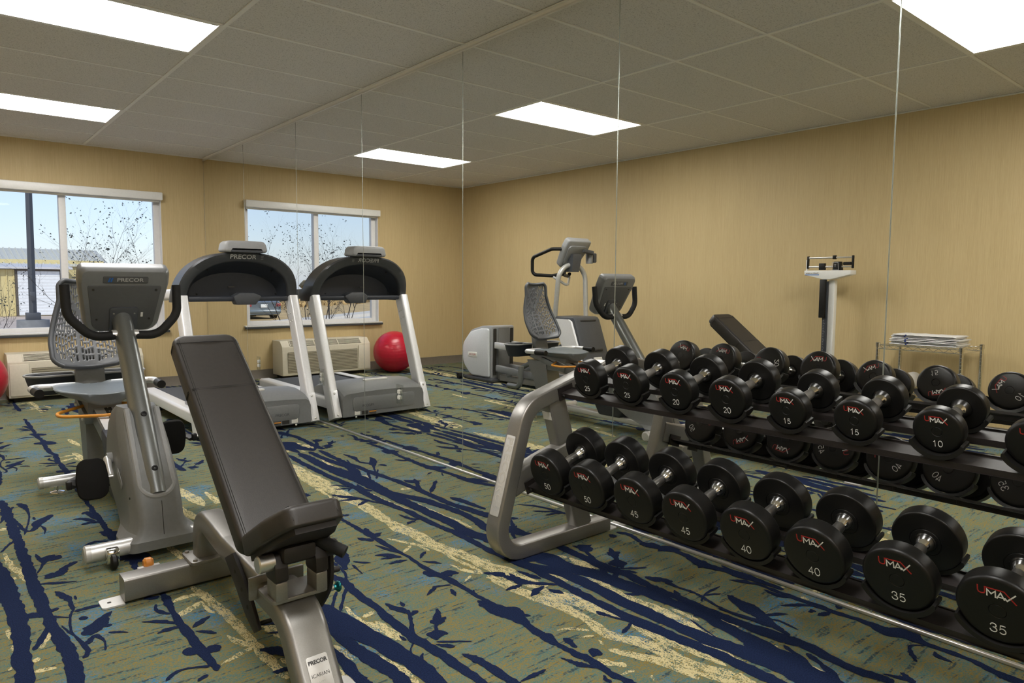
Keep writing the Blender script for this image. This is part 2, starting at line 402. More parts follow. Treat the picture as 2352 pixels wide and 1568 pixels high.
# ------------------------------------------------------------------ room shell
H, YB, WL, YF, T, GA, GB = 2.5122, 8.2655, 3.5619, -2.3, .6096, 1.1476, 3.9566
WX0, WX1, WZ0, WZ1 = -2.185, -.446, .622, 2.095          # window opening
floor = struct('floor', MB().box((-WL/2, (YB+YF)/2, -.05), (WL+.3, YB-YF+.3, .1)), M_cbase)
mb = MB(); t_ = .16; yc = YB+t_/2
mb.box(((-WL-.2+WX0)/2, yc, H/2+.1), (WX0+WL+.2, t_, H+.3)); mb.box(((WX1+.3)/2, yc, H/2+.1), (.3-WX1, t_, H+.3))
mb.box(((WX0+WX1)/2, yc, WZ0/2-.05), (WX1-WX0, t_, WZ0+.1)); mb.box(((WX0+WX1)/2, yc, (WZ1+H+.25)/2), (WX1-WX0, t_, H+.25-WZ1))
struct('wall_back', mb, M_wall)
struct('wall_left', MB().box((-WL-.06, (YB+YF)/2, H/2+.1), (.12, YB-YF+.3, H+.3)), M_wall)
struct('wall_right', MB().box((.0075+.06, (YB+YF)/2, H/2+.1), (.12, YB-YF+.3, H+.3)), M_wall)
struct('wall_front', MB().box((-WL/2, YF-.06, H/2+.1), (WL+.3, .12, H+.3)), M_wall)

# ceiling: slab, tiles, bars
ceil = struct('ceiling', MB().box((-WL/2, (YB+YF)/2, H+.19), (WL+.3, YB-YF+.3, .1)), M_tbar)
xl = [0, -GA, -GA-2*T, -WL]; yl = [YF]+[GB+T*k for k in range(-10, 8)]+[YB]
LIGHTK = (-9, -5, 0, 4)  # the first is an added, unseen panel that brightens the near end
tile_cache = {}
for i in range(3):
    for j in range(len(yl)-1):
        if yl[j+1]-yl[j] < .015: continue
        k = round((yl[j]-GB)/T)
        if i == 1 and k in LIGHTK and j > 0: continue
        wx, wy = xl[i]-xl[i+1], yl[j+1]-yl[j]; key = (round(wx, 3), round(wy, 3))
        if key not in tile_cache: tile_cache[key] = mesh_of('ceiling_tile', MB().box((0, 0, .009), (wx-.02, wy-.02, .014), bev=.003, seg=1), M_tile)
        o = link('ceiling_tile', tile_cache[key], ceil); o.location = ((xl[i]+xl[i+1])/2, (yl[j]+yl[j+1])/2, H)
for x in xl[1:3]: P('ceiling_bar', MB().box((x, (YB+YF)/2, H+.012), (.024, YB-YF, .03)), M_tbar, ceil)
for y in yl[1:-1]:
    for a, b in zip(xl, xl[1:]): P('ceiling_cross_bar', MB().box(((a+b)/2, y, H+.0125), (a-b-.024, .02, .028)), M_tbar, ceil)
mb = MB(); mb.box((-.008, (YB+YF)/2, H-.003), (.016, YB-YF, .005)); mb.box((-.002, (YB+YF)/2, H-.013), (.004, YB-YF, .022))
struct('trim_1', mb, M_tbar)
mb = MB(); mb.box((-WL+.012, (YB+YF)/2, H-.003), (.024, YB-YF, .005)); mb.box((-WL/2, YB-.012, H-.003), (WL, .024, .005))
struct('trim_2', mb, M_tbar)

# lights
M_lamp = emis('lit_diffuser', (1, .975, .94), LAMP_E)
for n, k in enumerate(LIGHTK):
    y0 = GB+T*k; xc, yc = -GA-T, y0+T/2
    lb = ['rectangular ceiling light panel behind the camera, above the near end of the room', 'rectangular ceiling light panel seen only in the mirror at the top right corner',
          'large rectangular ceiling light panel nearest the camera at the upper left', 'rectangular ceiling light panel farthest back, nearest the window wall'][n]
    r = thing('ceiling_light', lb, 'ceiling light', (xc, yc, H), 'recessed ceiling light panels')
    m = MB()
    for sx in (-1, 1): m.box((xc+sx*(T-.018), yc, H+.004), (.02, T-.02, .014))
    for sy in (-1, 1): m.box((xc, yc+sy*(T/2-.018), H+.004), (2*T-.06, .02, .014))
    P('light_frame', m, M_white, r)
    P('light_diffuser', MB().box((xc, yc, H+.009), (2*T-.06, T-.06, .006)), M_lamp, r)

# mirror wall: panels that butt together
M_channel = mat('bright_channel', (.62, .62, .61), .3, .75, .03, 60)
M_edge = mat('polished_glass_edge', (.50, .54, .50), .25, .6, .05, 30)
joints = [YB-.006, 7.003, 5.749, 4.596, 3.375, 2.178, .979, -.225]
ords = ['in the far corner beside the window wall', 'second from the far corner, beside the treadmill', 'third from the far corner, reflecting the red ball', 'fourth from the far corner, reflecting the room corner',
        'fifth from the far corner, behind the rack end frame', 'sixth from the far corner, behind the rack middle', 'nearest the camera, behind the near end of the dumbbell rack']
for n in range(7):
    a, b = joints[n+1]+.0022, joints[n]-.0022
    o = P('mirror_panel', MB().box((.0036, (a+b)/2, (.013+H-.026)/2), (.007, b-a, H-.039)), M_mirror, None, ang=20)
    for yy in (a-.0008, b+.0008): P('polished_edge', MB().box((.0025, yy, (.013+H-.026)/2), (.0062, .0016, H-.039)), M_edge, o)
    o['label'] = 'tall frameless wall mirror panel '+ords[n]; o['category'] = 'mirror'; o['group'] = 'mirror panels along the right wall'
struct('trim_3', MB().box((-.002, (YB+joints[-1])/2, .007), (.013, YB-joints[-1], .012), bev=.003), M_channel)
struct('trim_4', MB().box((-.0015, (YB+joints[-1])/2, H-.026), (.008, YB-joints[-1], .012), bev=.002), M_alu)
# vinyl baseboards
struct('baseboard_back', MB().prism([(0, 0), (.016, 0), (.008, .012), (.007, .105), (0, .108)], (-WL, YB, 0), -Y, Z, X, 0, WL-.012), M_base)
struct('baseboard_left', MB().prism([(0, 0), (.016, 0), (.008, .012), (.007, .105), (0, .108)], (-WL, YF, 0), X, Z, Y, 0, YB-YF-.01), M_base)

# window
win = struct('window_1', loc=((WX0+WX1)/2, YB, WZ0))
m = MB(); wxc = (WX0+WX1)/2; wzc = (WZ0+WZ1)/2
for x in (WX0+.03, WX1-.03): m.box((x, YB+.10, wzc), (.06, .06, WZ1-WZ0), bev=.004)
for z in (WZ0+.03, WZ1-.03): m.box((wxc, YB+.10, z), (WX1-WX0-.12, .06, .06), bev=.004)
P('window_frame', m, M_winframe, win)
P('window_mullion', MB().box((-1.345, YB+.09, wzc), (.062, .08, WZ1-WZ0-.11), bev=.006), M_winframe, win)
for a, b in ((WX0+.055, -1.374), (-1.316, WX1-.055)): P('window_pane', MB().box(((a+b)/2, YB+.105, wzc), (b-a, .006, WZ1-WZ0-.1)), M_glass, win)
m = MB()
for x in (WX0+.003, WX1-.003): m.box((x, YB+.035, wzc), (.006, .072, WZ1-WZ0-.01))
P('window_jamb', m, M_winframe, win)
P('window_sill', MB().box((wxc, YB+.018, WZ0+.006), (WX1-WX0+.075, .115, .016), bev=.004), M_sill, win)
P('sill_edge', MB().box((wxc, YB-.036, WZ0-.013), (WX1-WX0+.08, .018, .026), bev=.003), M_silldark, win)
bl = thing('blind_cassette', 'white roller blind cassette across the top of the window', 'window blind', (wxc, YB, WZ1-.085))
P('cassette', MB().box((wxc, YB-.03, WZ1-.042), (WX1-WX0+.01, .08, .082), bev=.008), M_white, bl)
P('bottom_rail', MB().box((wxc, YB+.012, WZ1-.09), (WX1-WX0-.03, .016, .022), bev=.004), M_white, bl)

# ------------------------------------------------------------------ carpet print (flat, tufted into the floor)
CN = "-2200,4910,34 -2200,4500,37 -2190,4010,44 -2190,3610,39 -2190,3210,39 -2190,2890,40 -2180,2630,41 -2170,2420,42 -2180,2250,41 -2180,2100,41;-2370,3970,95 -2300,3370,83 -2280,3180,75 -2270,2990,59 -2270,2730,54 -2280,2530,49 -2290,2350,52 -2310,2210,51;-2260,2830,60 -2220,2810,54 -2190,2800,64;-2190,2700,22 -2220,2610,20 -2250,2540,20;-2160,4270,15 -2180,4210,24 -2230,4010,14;-2200,3700,20 -2230,3650,14 -2260,3570,10;-2170,3990,12 -2150,3820,19 -2120,3810,22 -2090,3910,49 -2050,3970,48 -2030,4010,11;-2100,4020,15 -2100,3970,10;-2160,3760,9 -2120,3990,8 -2110,4160,13 -2120,4260,40 -2140,4320,13;-2090,3710,6 -2080,3790,10 -2090,3860,8;-2170,3220,11 -2140,3310,12 -2120,3370,54 -2090,3370,77 -2070,3380,13;-2150,3460,7 -2140,3370,25 -2120,3350,35;-2150,3140,12 -2130,3160,57 -2100,3170,46 -2070,3230,27 -2030,3260,44;-2170,3100,14 -2120,3070,22 -2060,3040,9;-2140,2390,12 -2120,2440,15 -2140,2590,9 -2130,2710,8 -2110,2780,12;-2110,2770,13 -2110,2860,18 -2120,2930,31 -2140,2990,8;-2090,2900,11 -2090,2860,6;-2110,2760,16 -2070,2760,23 -1990,2750,9;-2160,2670,6 -2150,2610,8 -2140,2570,8;-2180,2800,10 -2160,2820,20 -2150,2830,6;-2180,2780,6 -2160,2750,11 -2130,2720,6;-2120,2570,29 -2100,2570,66 -2070,2590,57 -2040,2640,35 -2010,2680,9;-2070,2580,15 -2030,2570,21;-2120,2480,22 -2090,2520,22 -2080,2510,12 -2070,2460,9 -2080,2400,6;-2100,2700,20 -2090,2670,17;-2050,2520,10 -2020,2500,14 -2000,2480,6;-1900,7640,13 -1890,6970,22 -1870,6310,26 -1860,5680,27 -1870,5060,33 -1860,4840,36 -1860,4540,30 -1860,4270,23 -1860,3990,25 -1860,3680,27 -1860,3430,28 -1850,3200,31 -1860,3010,28 -1860,2850,30 -1840,2720,28 -1850,2550,27 -1850,2400,27 -1850,2250,34 -1850,2130,27 -1850,2060,26;-1900,4970,44 -1870,4920,68 -1790,4880,29;-1860,5940,9 -1840,5740,17;-1850,5470,33 -1820,5450,81 -1800,5480,12;-1890,7190,9 -1870,6860,19 -1860,6750,10;-1840,6240,42 -1810,6200,58 -1770,6210,29;-1960,3860,11 -1920,3840,32 -1880,3760,11;-1940,3750,11 -1900,3760,36 -1870,3740,14;-1910,3920,12 -1890,3940,21 -1870,3790,15;-1890,3590,37 -1860,3540,65 -1820,3490,59 -1810,3470,10;-1910,3180,67 -1850,3180,103 -1810,3110,64 -1790,3090,15;-1950,2530,7 -1900,2490,27 -1860,2440,6;-1930,2410,6 -1900,2420,23 -1860,2410,8;-1880,2640,8 -1890,2590,16 -1860,2530,15;-1830,2350,7 -1800,2320,18 -1780,2290,9;-1830,2380,6 -1790,2410,28 -1760,2430,6;-1890,2250,47 -1870,2220,52 -1850,2220,48;-1850,2190,43 -1820,2200,53 -1800,2210,50;-1900,2720,39 -1860,2690,46;-2160,5080,22 -2110,5230,50 -2080,5260,95 -2030,5310,23;-2090,5080,8 -2070,5200,8;-2120,5560,24 -2100,5420,17;-2160,4720,26 -2120,4710,88 -2090,4720,21;-2170,4450,16 -2110,4490,55 -2030,4590,15;-2100,5880,63 -2040,5900,32;-1980,3430,10 -1930,3460,26 -1880,3430,10;-1980,2100,12 -1940,2130,12 -1890,2120,9 -1860,2100,15;-1910,2040,16 -1880,2060,26;-410,5350,33 -410,5020,35 -430,4540,40 -450,4110,40 -430,3670,41 -410,3420,42 -410,3120,41 -410,2900,46 -380,2680,52 -360,2530,57;-600,4870,61 -580,4690,63 -580,4340,58 -590,4060,69 -580,3840,96 -560,3630,106 -570,3370,79 -580,3140,67 -580,2880,61 -580,2680,60 -590,2510,70 -570,2400,75 -570,2270,70 -570,2170,83;-640,4770,41 -650,4520,42 -670,4070,41 -670,3770,41 -660,3490,46 -670,3200,47 -650,2940,40 -650,2710,37 -640,2520,35 -650,2310,35 -640,2200,55 -640,2060,64;-510,4870,46 -500,4620,47 -510,4160,49 -480,3920,57 -540,3670,53;-570,3460,73 -570,3330,56 -530,3180,57 -490,3060,61 -460,2850,53 -460,2680,43 -490,2520,53 -510,2350,55;-410,4080,10 -450,3950,18 -500,3820,22;-430,3770,15 -510,3590,17;-370,3750,10 -480,3570,18;-470,4430,14 -400,4580,16 -360,4690,17;-380,4730,29 -350,4680,111 -320,4680,32;-380,4480,9 -320,4550,52 -250,4610,14;-430,3670,15 -360,3820,15 -320,3900,50 -270,4000,32 -260,4050,10;-320,3840,17 -300,3830,37 -290,3790,12;-360,4230,14 -350,4120,36 -370,3990,25 -340,3910,34;-580,3890,10 -550,3920,46 -570,3830,13;-310,3430,16 -370,3290,26 -430,3170,13;-370,3450,11 -350,3390,69 -300,3370,21;-230,3320,15 -300,3240,32 -390,3140,14;-350,3010,13 -340,2940,50 -330,2820,30 -330,2730,22;-760,3610,11 -710,3580,29 -680,3510,11;-770,3520,10 -720,3510,28 -680,3480,13;-620,3540,13 -640,3450,28 -620,3370,23;-720,3450,7 -680,3500,17;-820,3450,15 -790,3380,41 -740,3290,33 -690,3140,9;-850,3320,8 -790,3310,36 -740,3280,15;-800,3190,9 -750,3220,27 -720,3230,9;-710,2940,7 -700,2860,27 -670,2810,14;-750,2790,6 -720,2810,24 -690,2810,9;-950,3150,13 -930,3100,34 -900,3090,11;-960,3120,19 -960,2940,26 -960,2730,27 -960,2560,21 -960,2410,20 -970,2260,26 -960,2150,30 -960,2010,22 -960,1920,22 -950,1820,37 -940,1730,44;-930,2870,18 -950,2800,28 -950,2760,24;-960,2740,25 -930,2760,38 -900,2770,10;-1020,2780,8 -1000,2740,36 -980,2700,15;-1000,2650,8 -990,2600,23 -970,2510,9;-1060,2550,6 -1020,2520,26 -980,2470,9;-1060,2500,6 -1010,2480,23 -980,2460,7;-1060,2430,6 -1020,2430,24 -980,2420,9;-930,2400,6 -900,2430,22 -870,2450,6;-940,2370,7 -910,2330,20 -890,2300,6;-990,2280,31 -980,2240,57 -960,2210,56;-960,2200,49 -920,2200,64 -890,2180,24;-1100,2090,6 -1050,2120,17 -1030,2130,15 -980,2110,12;-1000,2080,8 -1010,2050,19 -1020,2020,6;-960,1990,7 -940,2020,6;-1000,1910,13 -980,1870,40 -970,1800,61 -940,1790,77 -930,1750,66;-1230,2630,14 -1230,2540,12 -1240,2460,11 -1280,2370,16;-1130,2710,11 -1160,2650,42 -1190,2580,57 -1220,2490,19;-1240,2590,9 -1220,2560,32;-1160,2550,7 -1140,2520,17 -1110,2490,6;-1180,2520,6 -1180,2490,11 -1190,2410,6;-1290,2480,40 -1280,2370,40 -1290,2260,33 -1290,2120,33 -1300,1960,35 -1300,1840,43 -1290,1740,41 -1290,1650,32 -1290,1520,32 -1300,1400,31;-1440,2270,53 -1430,2220,55 -1430,2100,85 -1410,1950,78 -1390,1810,67 -1380,1700,65 -1390,1600,56 -1400,1490,56;-1490,2140,41 -1480,2080,42 -1480,1950,48 -1470,1830,51 -1460,1720,44 -1460,1660,45 -1460,1540,40;-1530,2020,33 -1540,1970,35 -1540,1880,39 -1550,1760,39 -1550,1710,39 -1560,1620,36;-1340,2330,12 -1380,2270,12 -1410,2220,12;-1290,2340,16 -1340,2270,13 -1400,2180,16;-1310,1850,17 -1270,1920,15 -1230,2000,15 -1220,2040,25;-1250,2130,6 -1240,2080,34 -1220,2020,42;-1200,2110,6 -1210,2070,20;-1230,2000,40 -1190,2010,17;-1310,1840,6 -1350,1800,7 -1370,1750,21;-1330,1760,8 -1370,1720,23;-1240,1820,16 -1200,1880,10 -1180,1900,35 -1140,1960,18 -1130,1980,6;-1260,1850,22 -1230,1830,69 -1200,1810,12;-1200,1920,10 -1180,1900,47 -1140,1910,8;-1260,1790,6 -1220,1760,14 -1170,1720,6;-1270,1780,6 -1250,1750,21 -1230,1730,6;-1330,1900,6 -1330,1860,14;-1650,2260,18 -1610,2240,18 -1580,2230,8;-1660,2190,7 -1600,2160,18;-1710,2100,30 -1680,2070,48 -1670,2050,36 -1650,2000,12;-1730,1950,6 -1700,1940,30 -1660,1940,29;-1240,1680,6 -1230,1640,33 -1220,1580,23 -1220,1490,25 -1210,1430,22;-1210,1600,9 -1220,1570,17;-130,5300,28 -110,4940,33 -80,4540,37 -70,4210,37 -90,3940,35 -100,3610,40 -80,3390,40 -80,3190,48 -30,3020,51;-140,5000,41 -120,4910,73;-80,4540,25 -50,4440,89 -10,4370,96;-90,4170,72 -70,4090,121 -20,4080,29;-170,3890,17 -120,3820,42;-100,3660,29 -90,3580,90 -20,3520,58;-90,3280,13 -50,3200,70 -10,3090,61;-200,3460,8 -150,3490,20;-110,3440,7 -140,3380,12;-960,3540,51 -940,3530,82 -910,3510,16;-500,2590,66 -420,2440,78 -410,2360,54 -390,2280,46 -390,2100,44 -400,1940,47 -400,1840,55 -390,1740,46 -400,1630,39 -400,1550,35 -400,1460,42 -400,1350,41 -400,1250,46 -400,1150,51 -400,1080,51;-610,2120,103 -530,2090,119 -520,1940,89 -480,1830,78 -470,1710,75 -450,1590,73 -450,1480,58 -440,1370,62 -460,1260,58 -470,1150,70 -480,1040,82;-630,2210,47 -640,2080,64 -590,1960,67 -570,1820,59 -580,1670,61 -580,1520,60 -580,1380,57 -580,1250,64 -560,1150,74 -540,1000,91;-630,2100,54 -640,1970,41 -650,1800,44 -660,1630,45 -660,1480,53 -650,1350,52 -640,1230,47 -630,1120,48 -630,1020,48 -630,970,49 -630,900,48;-310,2560,10 -360,2480,19 -420,2390,17;-360,2450,13 -450,2370,15 -490,2280,21;-380,2380,9 -440,2300,14;-310,2550,55 -290,2520,26;-980,1940,25 -980,1840,42 -960,1770,61 -960,1700,33 -970,1630,28 -970,1590,46 -970,1530,27 -970,1460,29 -960,1410,32 -970,1330,25 -960,1260,28 -960,1210,26;-1000,1910,19 -980,1890,37 -970,1840,40;-940,1830,35 -920,1770,22 -940,1770,41 -910,1730,7;-1000,1810,11 -980,1790,38;-930,1550,6 -930,1530,27 -940,1480,17;-940,1410,12 -910,1430,42 -910,1400,25;-1020,1470,6 -1010,1430,18 -1000,1400,30 -980,1360,6;-1230,1610,30 -1220,1560,33 -1220,1470,34 -1210,1430,33;-1200,1450,6 -1140,1450,17 -1100,1450,6;-990,1320,6 -1000,1300,15 -1000,1280,17;-820,2120,10 -780,2080,43 -770,2040,27 -760,2000,44 -750,1950,43 -720,1910,26 -660,1850,13;-740,2050,12 -750,2000,22;-850,1940,6 -810,1940,24 -770,1940,15;-810,1840,6 -770,1860,30 -710,1880,7;-720,1850,6 -710,1820,27 -700,1780,6;-700,2050,6 -690,1980,30 -680,1930,8;-710,1610,8 -710,1580,26 -690,1520,14 -660,1460,11;-760,1450,6 -720,1460,22 -680,1480,6;-370,1810,11 -320,1860,17 -270,1920,37 -230,1980,9;-370,1860,38 -330,1840,98 -300,1820,27;-280,1950,12 -270,1930,69 -230,1920,10;-370,1810,8 -320,1770,21 -270,1740,6;-380,1800,7 -360,1760,26 -340,1730,6;-310,2090,24 -310,2040,95 -290,2020,30;-340,2100,11 -320,2050,35;-340,2020,31 -370,1950,29 -420,1850,27 -460,1780,38;-410,1780,22 -470,1750,34;-450,1880,8 -460,1810,13;-350,1690,6 -340,1650,41 -320,1620,37 -330,1560,16 -320,1490,18 -330,1430,14 -350,1360,14 -350,1280,16 -330,1190,17 -340,1120,13;-310,1600,36 -300,1590,7;-320,1440,8 -270,1450,9 -200,1450,6;-310,1440,8 -280,1430,12 -250,1410,6;-240,1390,11 -260,1340,45 -280,1290,65 -290,1240,55 -310,1200,35 -330,1160,24 -330,1120,18;-280,1220,6 -250,1200,16 -230,1180,9;-530,1640,8 -510,1620,21 -480,1600,31;-360,1540,6 -390,1500,34 -400,1460,33;-510,1360,9 -530,1290,10 -550,1220,6;-360,1420,9 -320,1440,6;-60,2090,22 -40,2030,26 -70,1920,27 -60,1830,36 -40,1740,32 -70,1620,48 -50,1520,35 -40,1430,47 -40,1280,29;-90,1930,16 -70,1890,67 -50,1840,45;-100,1820,11 -40,1810,87 -10,1760,14;-80,1640,42 -70,1620,91 -60,1580,18;-20,1560,14 -50,1470,69 -30,1410,52;-120,1460,7 -90,1420,29 -70,1370,6;-100,1330,6 -90,1250,20;-110,2090,13 -110,2070,33 -120,2050,6;-160,2560,8 -120,2520,21 -60,2470,8;-160,2470,7 -90,2460,25 -50,2440,9;-150,2690,16 -80,2570,22 -60,2400,22;-480,1370,10 -420,1360,7;-420,1310,6 -450,1270,6;-70,1390,30 -70,1290,29 -70,1170,30 -70,1070,29 -60,970,32 -70,900,70 -40,850,76 -60,780,30 -60,670,26 -80,580,28 -70,520,30;-170,1220,6 -120,1190,27 -80,1140,7;-140,1130,12 -110,1130,28;-140,1100,9 -110,1090,28 -80,1080,9;-90,1330,6 -100,1270,25 -70,1220,6;-200,760,6 -160,790,20 -110,810,9 -70,780,8;-90,750,6 -110,730,21 -120,690,6;-10,1100,6 -30,1070,29;-100,580,17 -90,560,43 -80,520,51;-350,800,6 -330,760,17 -320,730,19;-300,770,6 -310,750,19 -330,720,18;-380,1210,45 -380,1100,61 -370,1010,46 -390,900,46 -380,810,47 -370,760,47;-500,1160,84 -490,1060,84 -510,960,87 -510,890,87 -510,830,84;-570,1120,87 -550,1000,74 -560,920,74 -570,880,70;-420,1070,20 -450,1000,21 -500,930,21;-410,1000,23 -440,940,27 -490,860,28;-490,1040,9 -460,1040,19;-230,1380,6 -260,1340,35 -270,1280,57 -300,1220,51 -330,1150,29 -350,1090,37;-290,1220,9 -250,1200,20 -210,1170,6;-300,1200,8 -280,1160,11 -290,1090,6;-360,1350,14 -350,1260,18 -340,1160,17"
CC = "-430,4890,30 -450,4620,29 -500,4390,12;-780,4160,22 -810,3830,30 -840,3460,30;-780,4050,20 -770,3800,45 -780,3500,48 -780,3300,63 -780,3080,62 -800,2890,54 -790,2700,69 -800,2480,68 -770,2330,65 -760,2160,61 -760,1940,57;-500,4330,13 -550,4030,29 -570,3880,12;-810,3170,16 -800,2930,32 -830,2760,27 -800,2540,27 -820,2320,23 -810,2140,24;-650,3390,14 -650,3090,34 -640,2860,29;-560,3730,14 -500,3660,34 -530,3520,7;-540,3030,7 -550,2850,20 -540,2680,23 -540,2560,12;-920,2690,10 -870,2570,24 -830,2480,10;-950,2500,11 -880,2550,22;-860,2530,11 -850,2450,17;-870,2270,7 -850,2180,30 -810,2110,16;-920,2100,7 -870,2130,17;-840,3460,10 -840,3380,23 -810,3280,13;-1370,2200,14 -1380,2090,22 -1370,2020,35 -1350,1970,43 -1340,1870,30;-1440,2010,15 -1430,1890,14;-1340,2040,16 -1340,1910,44 -1340,1880,14;-1360,2090,22 -1310,2100,22;-1520,1980,13 -1520,1910,27 -1510,1860,15;-1440,1830,10 -1430,1740,30 -1430,1630,25;-1570,1840,12 -1570,1750,29;-800,2100,16 -800,2000,48 -810,1890,50;-480,3300,64 -400,3280,46;-2240,3920,79 -2210,3880,19;-2250,3560,13 -2240,3390,21 -2210,3230,27 -2210,3160,11;-2270,3260,25 -2240,3210,49;-2280,3360,26 -2260,3290,9;-2230,2540,12 -2210,2600,33 -2190,2650,7;-2300,2750,15 -2300,2670,6;-2260,2470,51 -2240,2470,13;-2270,2400,16 -2210,2380,23;-2300,2580,10 -2290,2640,11;-2320,2450,13 -2310,2470,8;-1740,7170,33 -1740,6210,47 -1700,5780,31 -1700,5350,26;-1640,6990,24 -1640,6210,31;-1760,6580,14 -1740,5970,35 -1630,5950,36;-1790,5500,20 -1740,5200,19;-1820,5360,43 -1740,5380,34;-1510,3830,30 -1520,3600,48 -1480,3460,33;-1460,4120,45 -1440,3930,43;-1330,3930,24 -1340,3680,46;-1690,3150,37 -1680,2990,35;-1780,2650,23 -1720,2620,23;-1840,2510,28 -1770,2530,14;-770,2170,46 -750,2120,85 -740,2040,75 -730,1900,72 -690,1890,41;-820,2090,17 -820,2020,44 -810,1910,53 -790,1800,61 -780,1670,47 -780,1580,42 -800,1470,54 -750,1350,62 -750,1200,70 -720,1090,77 -710,1030,75;-740,1870,54 -730,1780,85 -700,1690,81 -700,1590,52 -660,1490,28;-550,2010,23 -540,1960,41 -540,1890,14;-610,1990,10 -610,1930,38 -610,1850,19;-530,1830,19 -530,1750,33 -540,1650,35 -540,1550,42 -530,1470,48 -540,1380,48 -540,1310,44 -550,1220,7;-470,2060,27 -450,2020,40;-440,2010,18 -450,1950,59 -450,1900,73 -420,1860,26;-690,1470,34 -680,1410,63 -680,1330,62 -670,1240,45 -670,1120,21;-870,1410,16 -840,1350,31 -800,1260,43 -790,1130,33;-910,1600,8 -870,1580,14 -830,1530,17;-890,1520,6 -840,1500,15;-850,1470,6 -860,1440,11;-950,1390,22 -930,1360,37 -900,1310,22;-950,1290,6 -900,1280,18;-880,1230,8 -900,1210,16;-490,1460,9 -490,1390,26 -490,1340,8;-620,1270,6 -610,1210,23 -610,1140,28 -620,1070,14;-420,1300,9 -420,1270,35 -420,1230,17;-470,1180,18 -460,1150,18;-480,1110,15 -440,1080,11;-740,2240,43 -730,2190,44;-20,2580,31 -20,2520,31;-420,1300,15 -430,1260,41 -430,1230,17;-450,1190,12 -470,1150,19;-470,1110,12 -440,1080,18;-480,1020,14 -490,970,35 -500,930,10;-470,960,9 -480,910,22 -490,860,21;-620,1180,22 -620,1120,36 -620,1070,15;-720,1110,72 -700,1060,64 -690,1000,41;-40,1210,19 -50,1180,28;-30,1300,14 -10,1290,14;-1740,2720,20 -1730,2640,31 -1720,2540,38 -1710,2350,37 -1710,2160,33 -1710,1990,29 -1710,1890,26;-1830,2620,8 -1780,2640,38 -1750,2630,27;-1850,2490,9 -1810,2520,32 -1750,2560,29;-1750,2570,10 -1750,2480,13 -1740,2440,6;-1830,2090,6 -1780,2110,21 -1710,2130,16;-1760,2260,6 -1740,2180,25 -1710,2130,22;-1700,3210,16 -1690,3110,38 -1670,2920,35;-1650,2280,13 -1630,2200,42 -1620,2110,22;-1680,2010,16 -1670,1960,16;-1430,4160,10 -1430,3990,64 -1410,3800,63 -1410,3680,27;-1380,4420,26 -1400,4240,25;-1520,3770,19 -1510,3610,51 -1470,3450,24;-740,4250,45 -750,3910,71 -760,3510,63 -790,3210,55;-790,3980,32 -780,3670,84 -790,3210,49"
def parse(s): return [[tuple(int(q)/1000 for q in t.split(',')) for t in l.split()] for l in s.split(';')]
def ribbons(lines, region_shifts, z0, seed):
    rnd = random.Random(seed); m = MB(); cnt = 0
    for (dx, dy, x0, x1, y0, y1) in region_shifts:
        for L in lines:
            pts = [V((p[0]+dx, p[1]+dy, p[2])) for p in L]
            S = smooth(pts, 6)
            # resample to 12 mm steps
            D = [S[0]]
            for a, b in zip(S, S[1:]):
                d = (b.xy-a.xy).length; k = max(1, int(d/.014))
                for q in range(1, k+1): D.append(a.lerp(b, q/k))
            runs = [[]]
            for p in D:
                if x0 <= p.x <= x1 and y0 <= p.y <= y1 and -WL+.01 < p.x < -.012: runs[-1].append(p)
                elif runs[-1]: runs.append([])
            for R_ in runs:
                if len(R_) < 4: continue
                cnt += 1; z = z0+(cnt % 60)*.000012; vs = []; n = len(R_)
                j1 = j2 = 0
                for i, p in enumerate(R_):
                    t = (R_[min(i+1, n-1)].xy-R_[max(i-1, 0)].xy)
                    t = t.normalized() if t.length > 1e-9 else V((1, 0)); nn = V((-t.y, t.x))
                    hw = max(p.z/2, .0025); e = min(i, n-1-i)/(2 if hw < .014 else 7)
                    if e < 1: hw *= .3+.7*math.sqrt(e)
                    amp = min(.0045, hw*.35); j1 = .5*j1+rnd.uniform(-amp, amp); j2 = .5*j2+rnd.uniform(-amp, amp)
                    a = p.xy+nn*(hw+j1); b = p.xy-nn*(hw+j2)
                    zz = z+i*4e-6; vs += [(min(a.x, -.011), a.y, zz), (min(b.x, -.011), b.y, zz)]
                fs = []
                for i in range(n-1):
                    for t3 in ((2*i, 2*i+1, 2*i+3), (2*i, 2*i+3, 2*i+2)):
                        p_, q_, r_ = (vs[k] for k in t3); ar = (q_[0]-p_[0])*(r_[1]-p_[1])-(q_[1]-p_[1])*(r_[0]-p_[0])
                        if abs(ar) > 1e-9: fs.append(t3 if ar > 0 else t3[::-1])
                m.add(vs, fs)
    return m
RS = [(0, 0, -2.6, 0, -1, 4.45), (0, 2.68, -2.6, 0, 4.45, 7.0), (0, 5.36, -2.6, 0, 7.0, 8.25),
      (-1.78, .05, -4, -2.4, -1, 4.45), (-1.78, 2.73, -4, -2.4, 4.45, 7.0), (-1.78, 5.41, -4, -2.4, 7.0, 8.25), (0, -2.68, -2.33, 0, -2.2, .5), (-1.0, -1.34, -4, -2.33, -2.2, 1.2)]
nav, crm = parse(CN), parse(CC)
o = P('carpet_cream_print', ribbons(crm, RS, .0004, 3), M_ccream, floor, fixn=False)
o = P('carpet_navy_print', ribbons(nav, RS, .0013, 5), M_cnavy, floor, fixn=False)

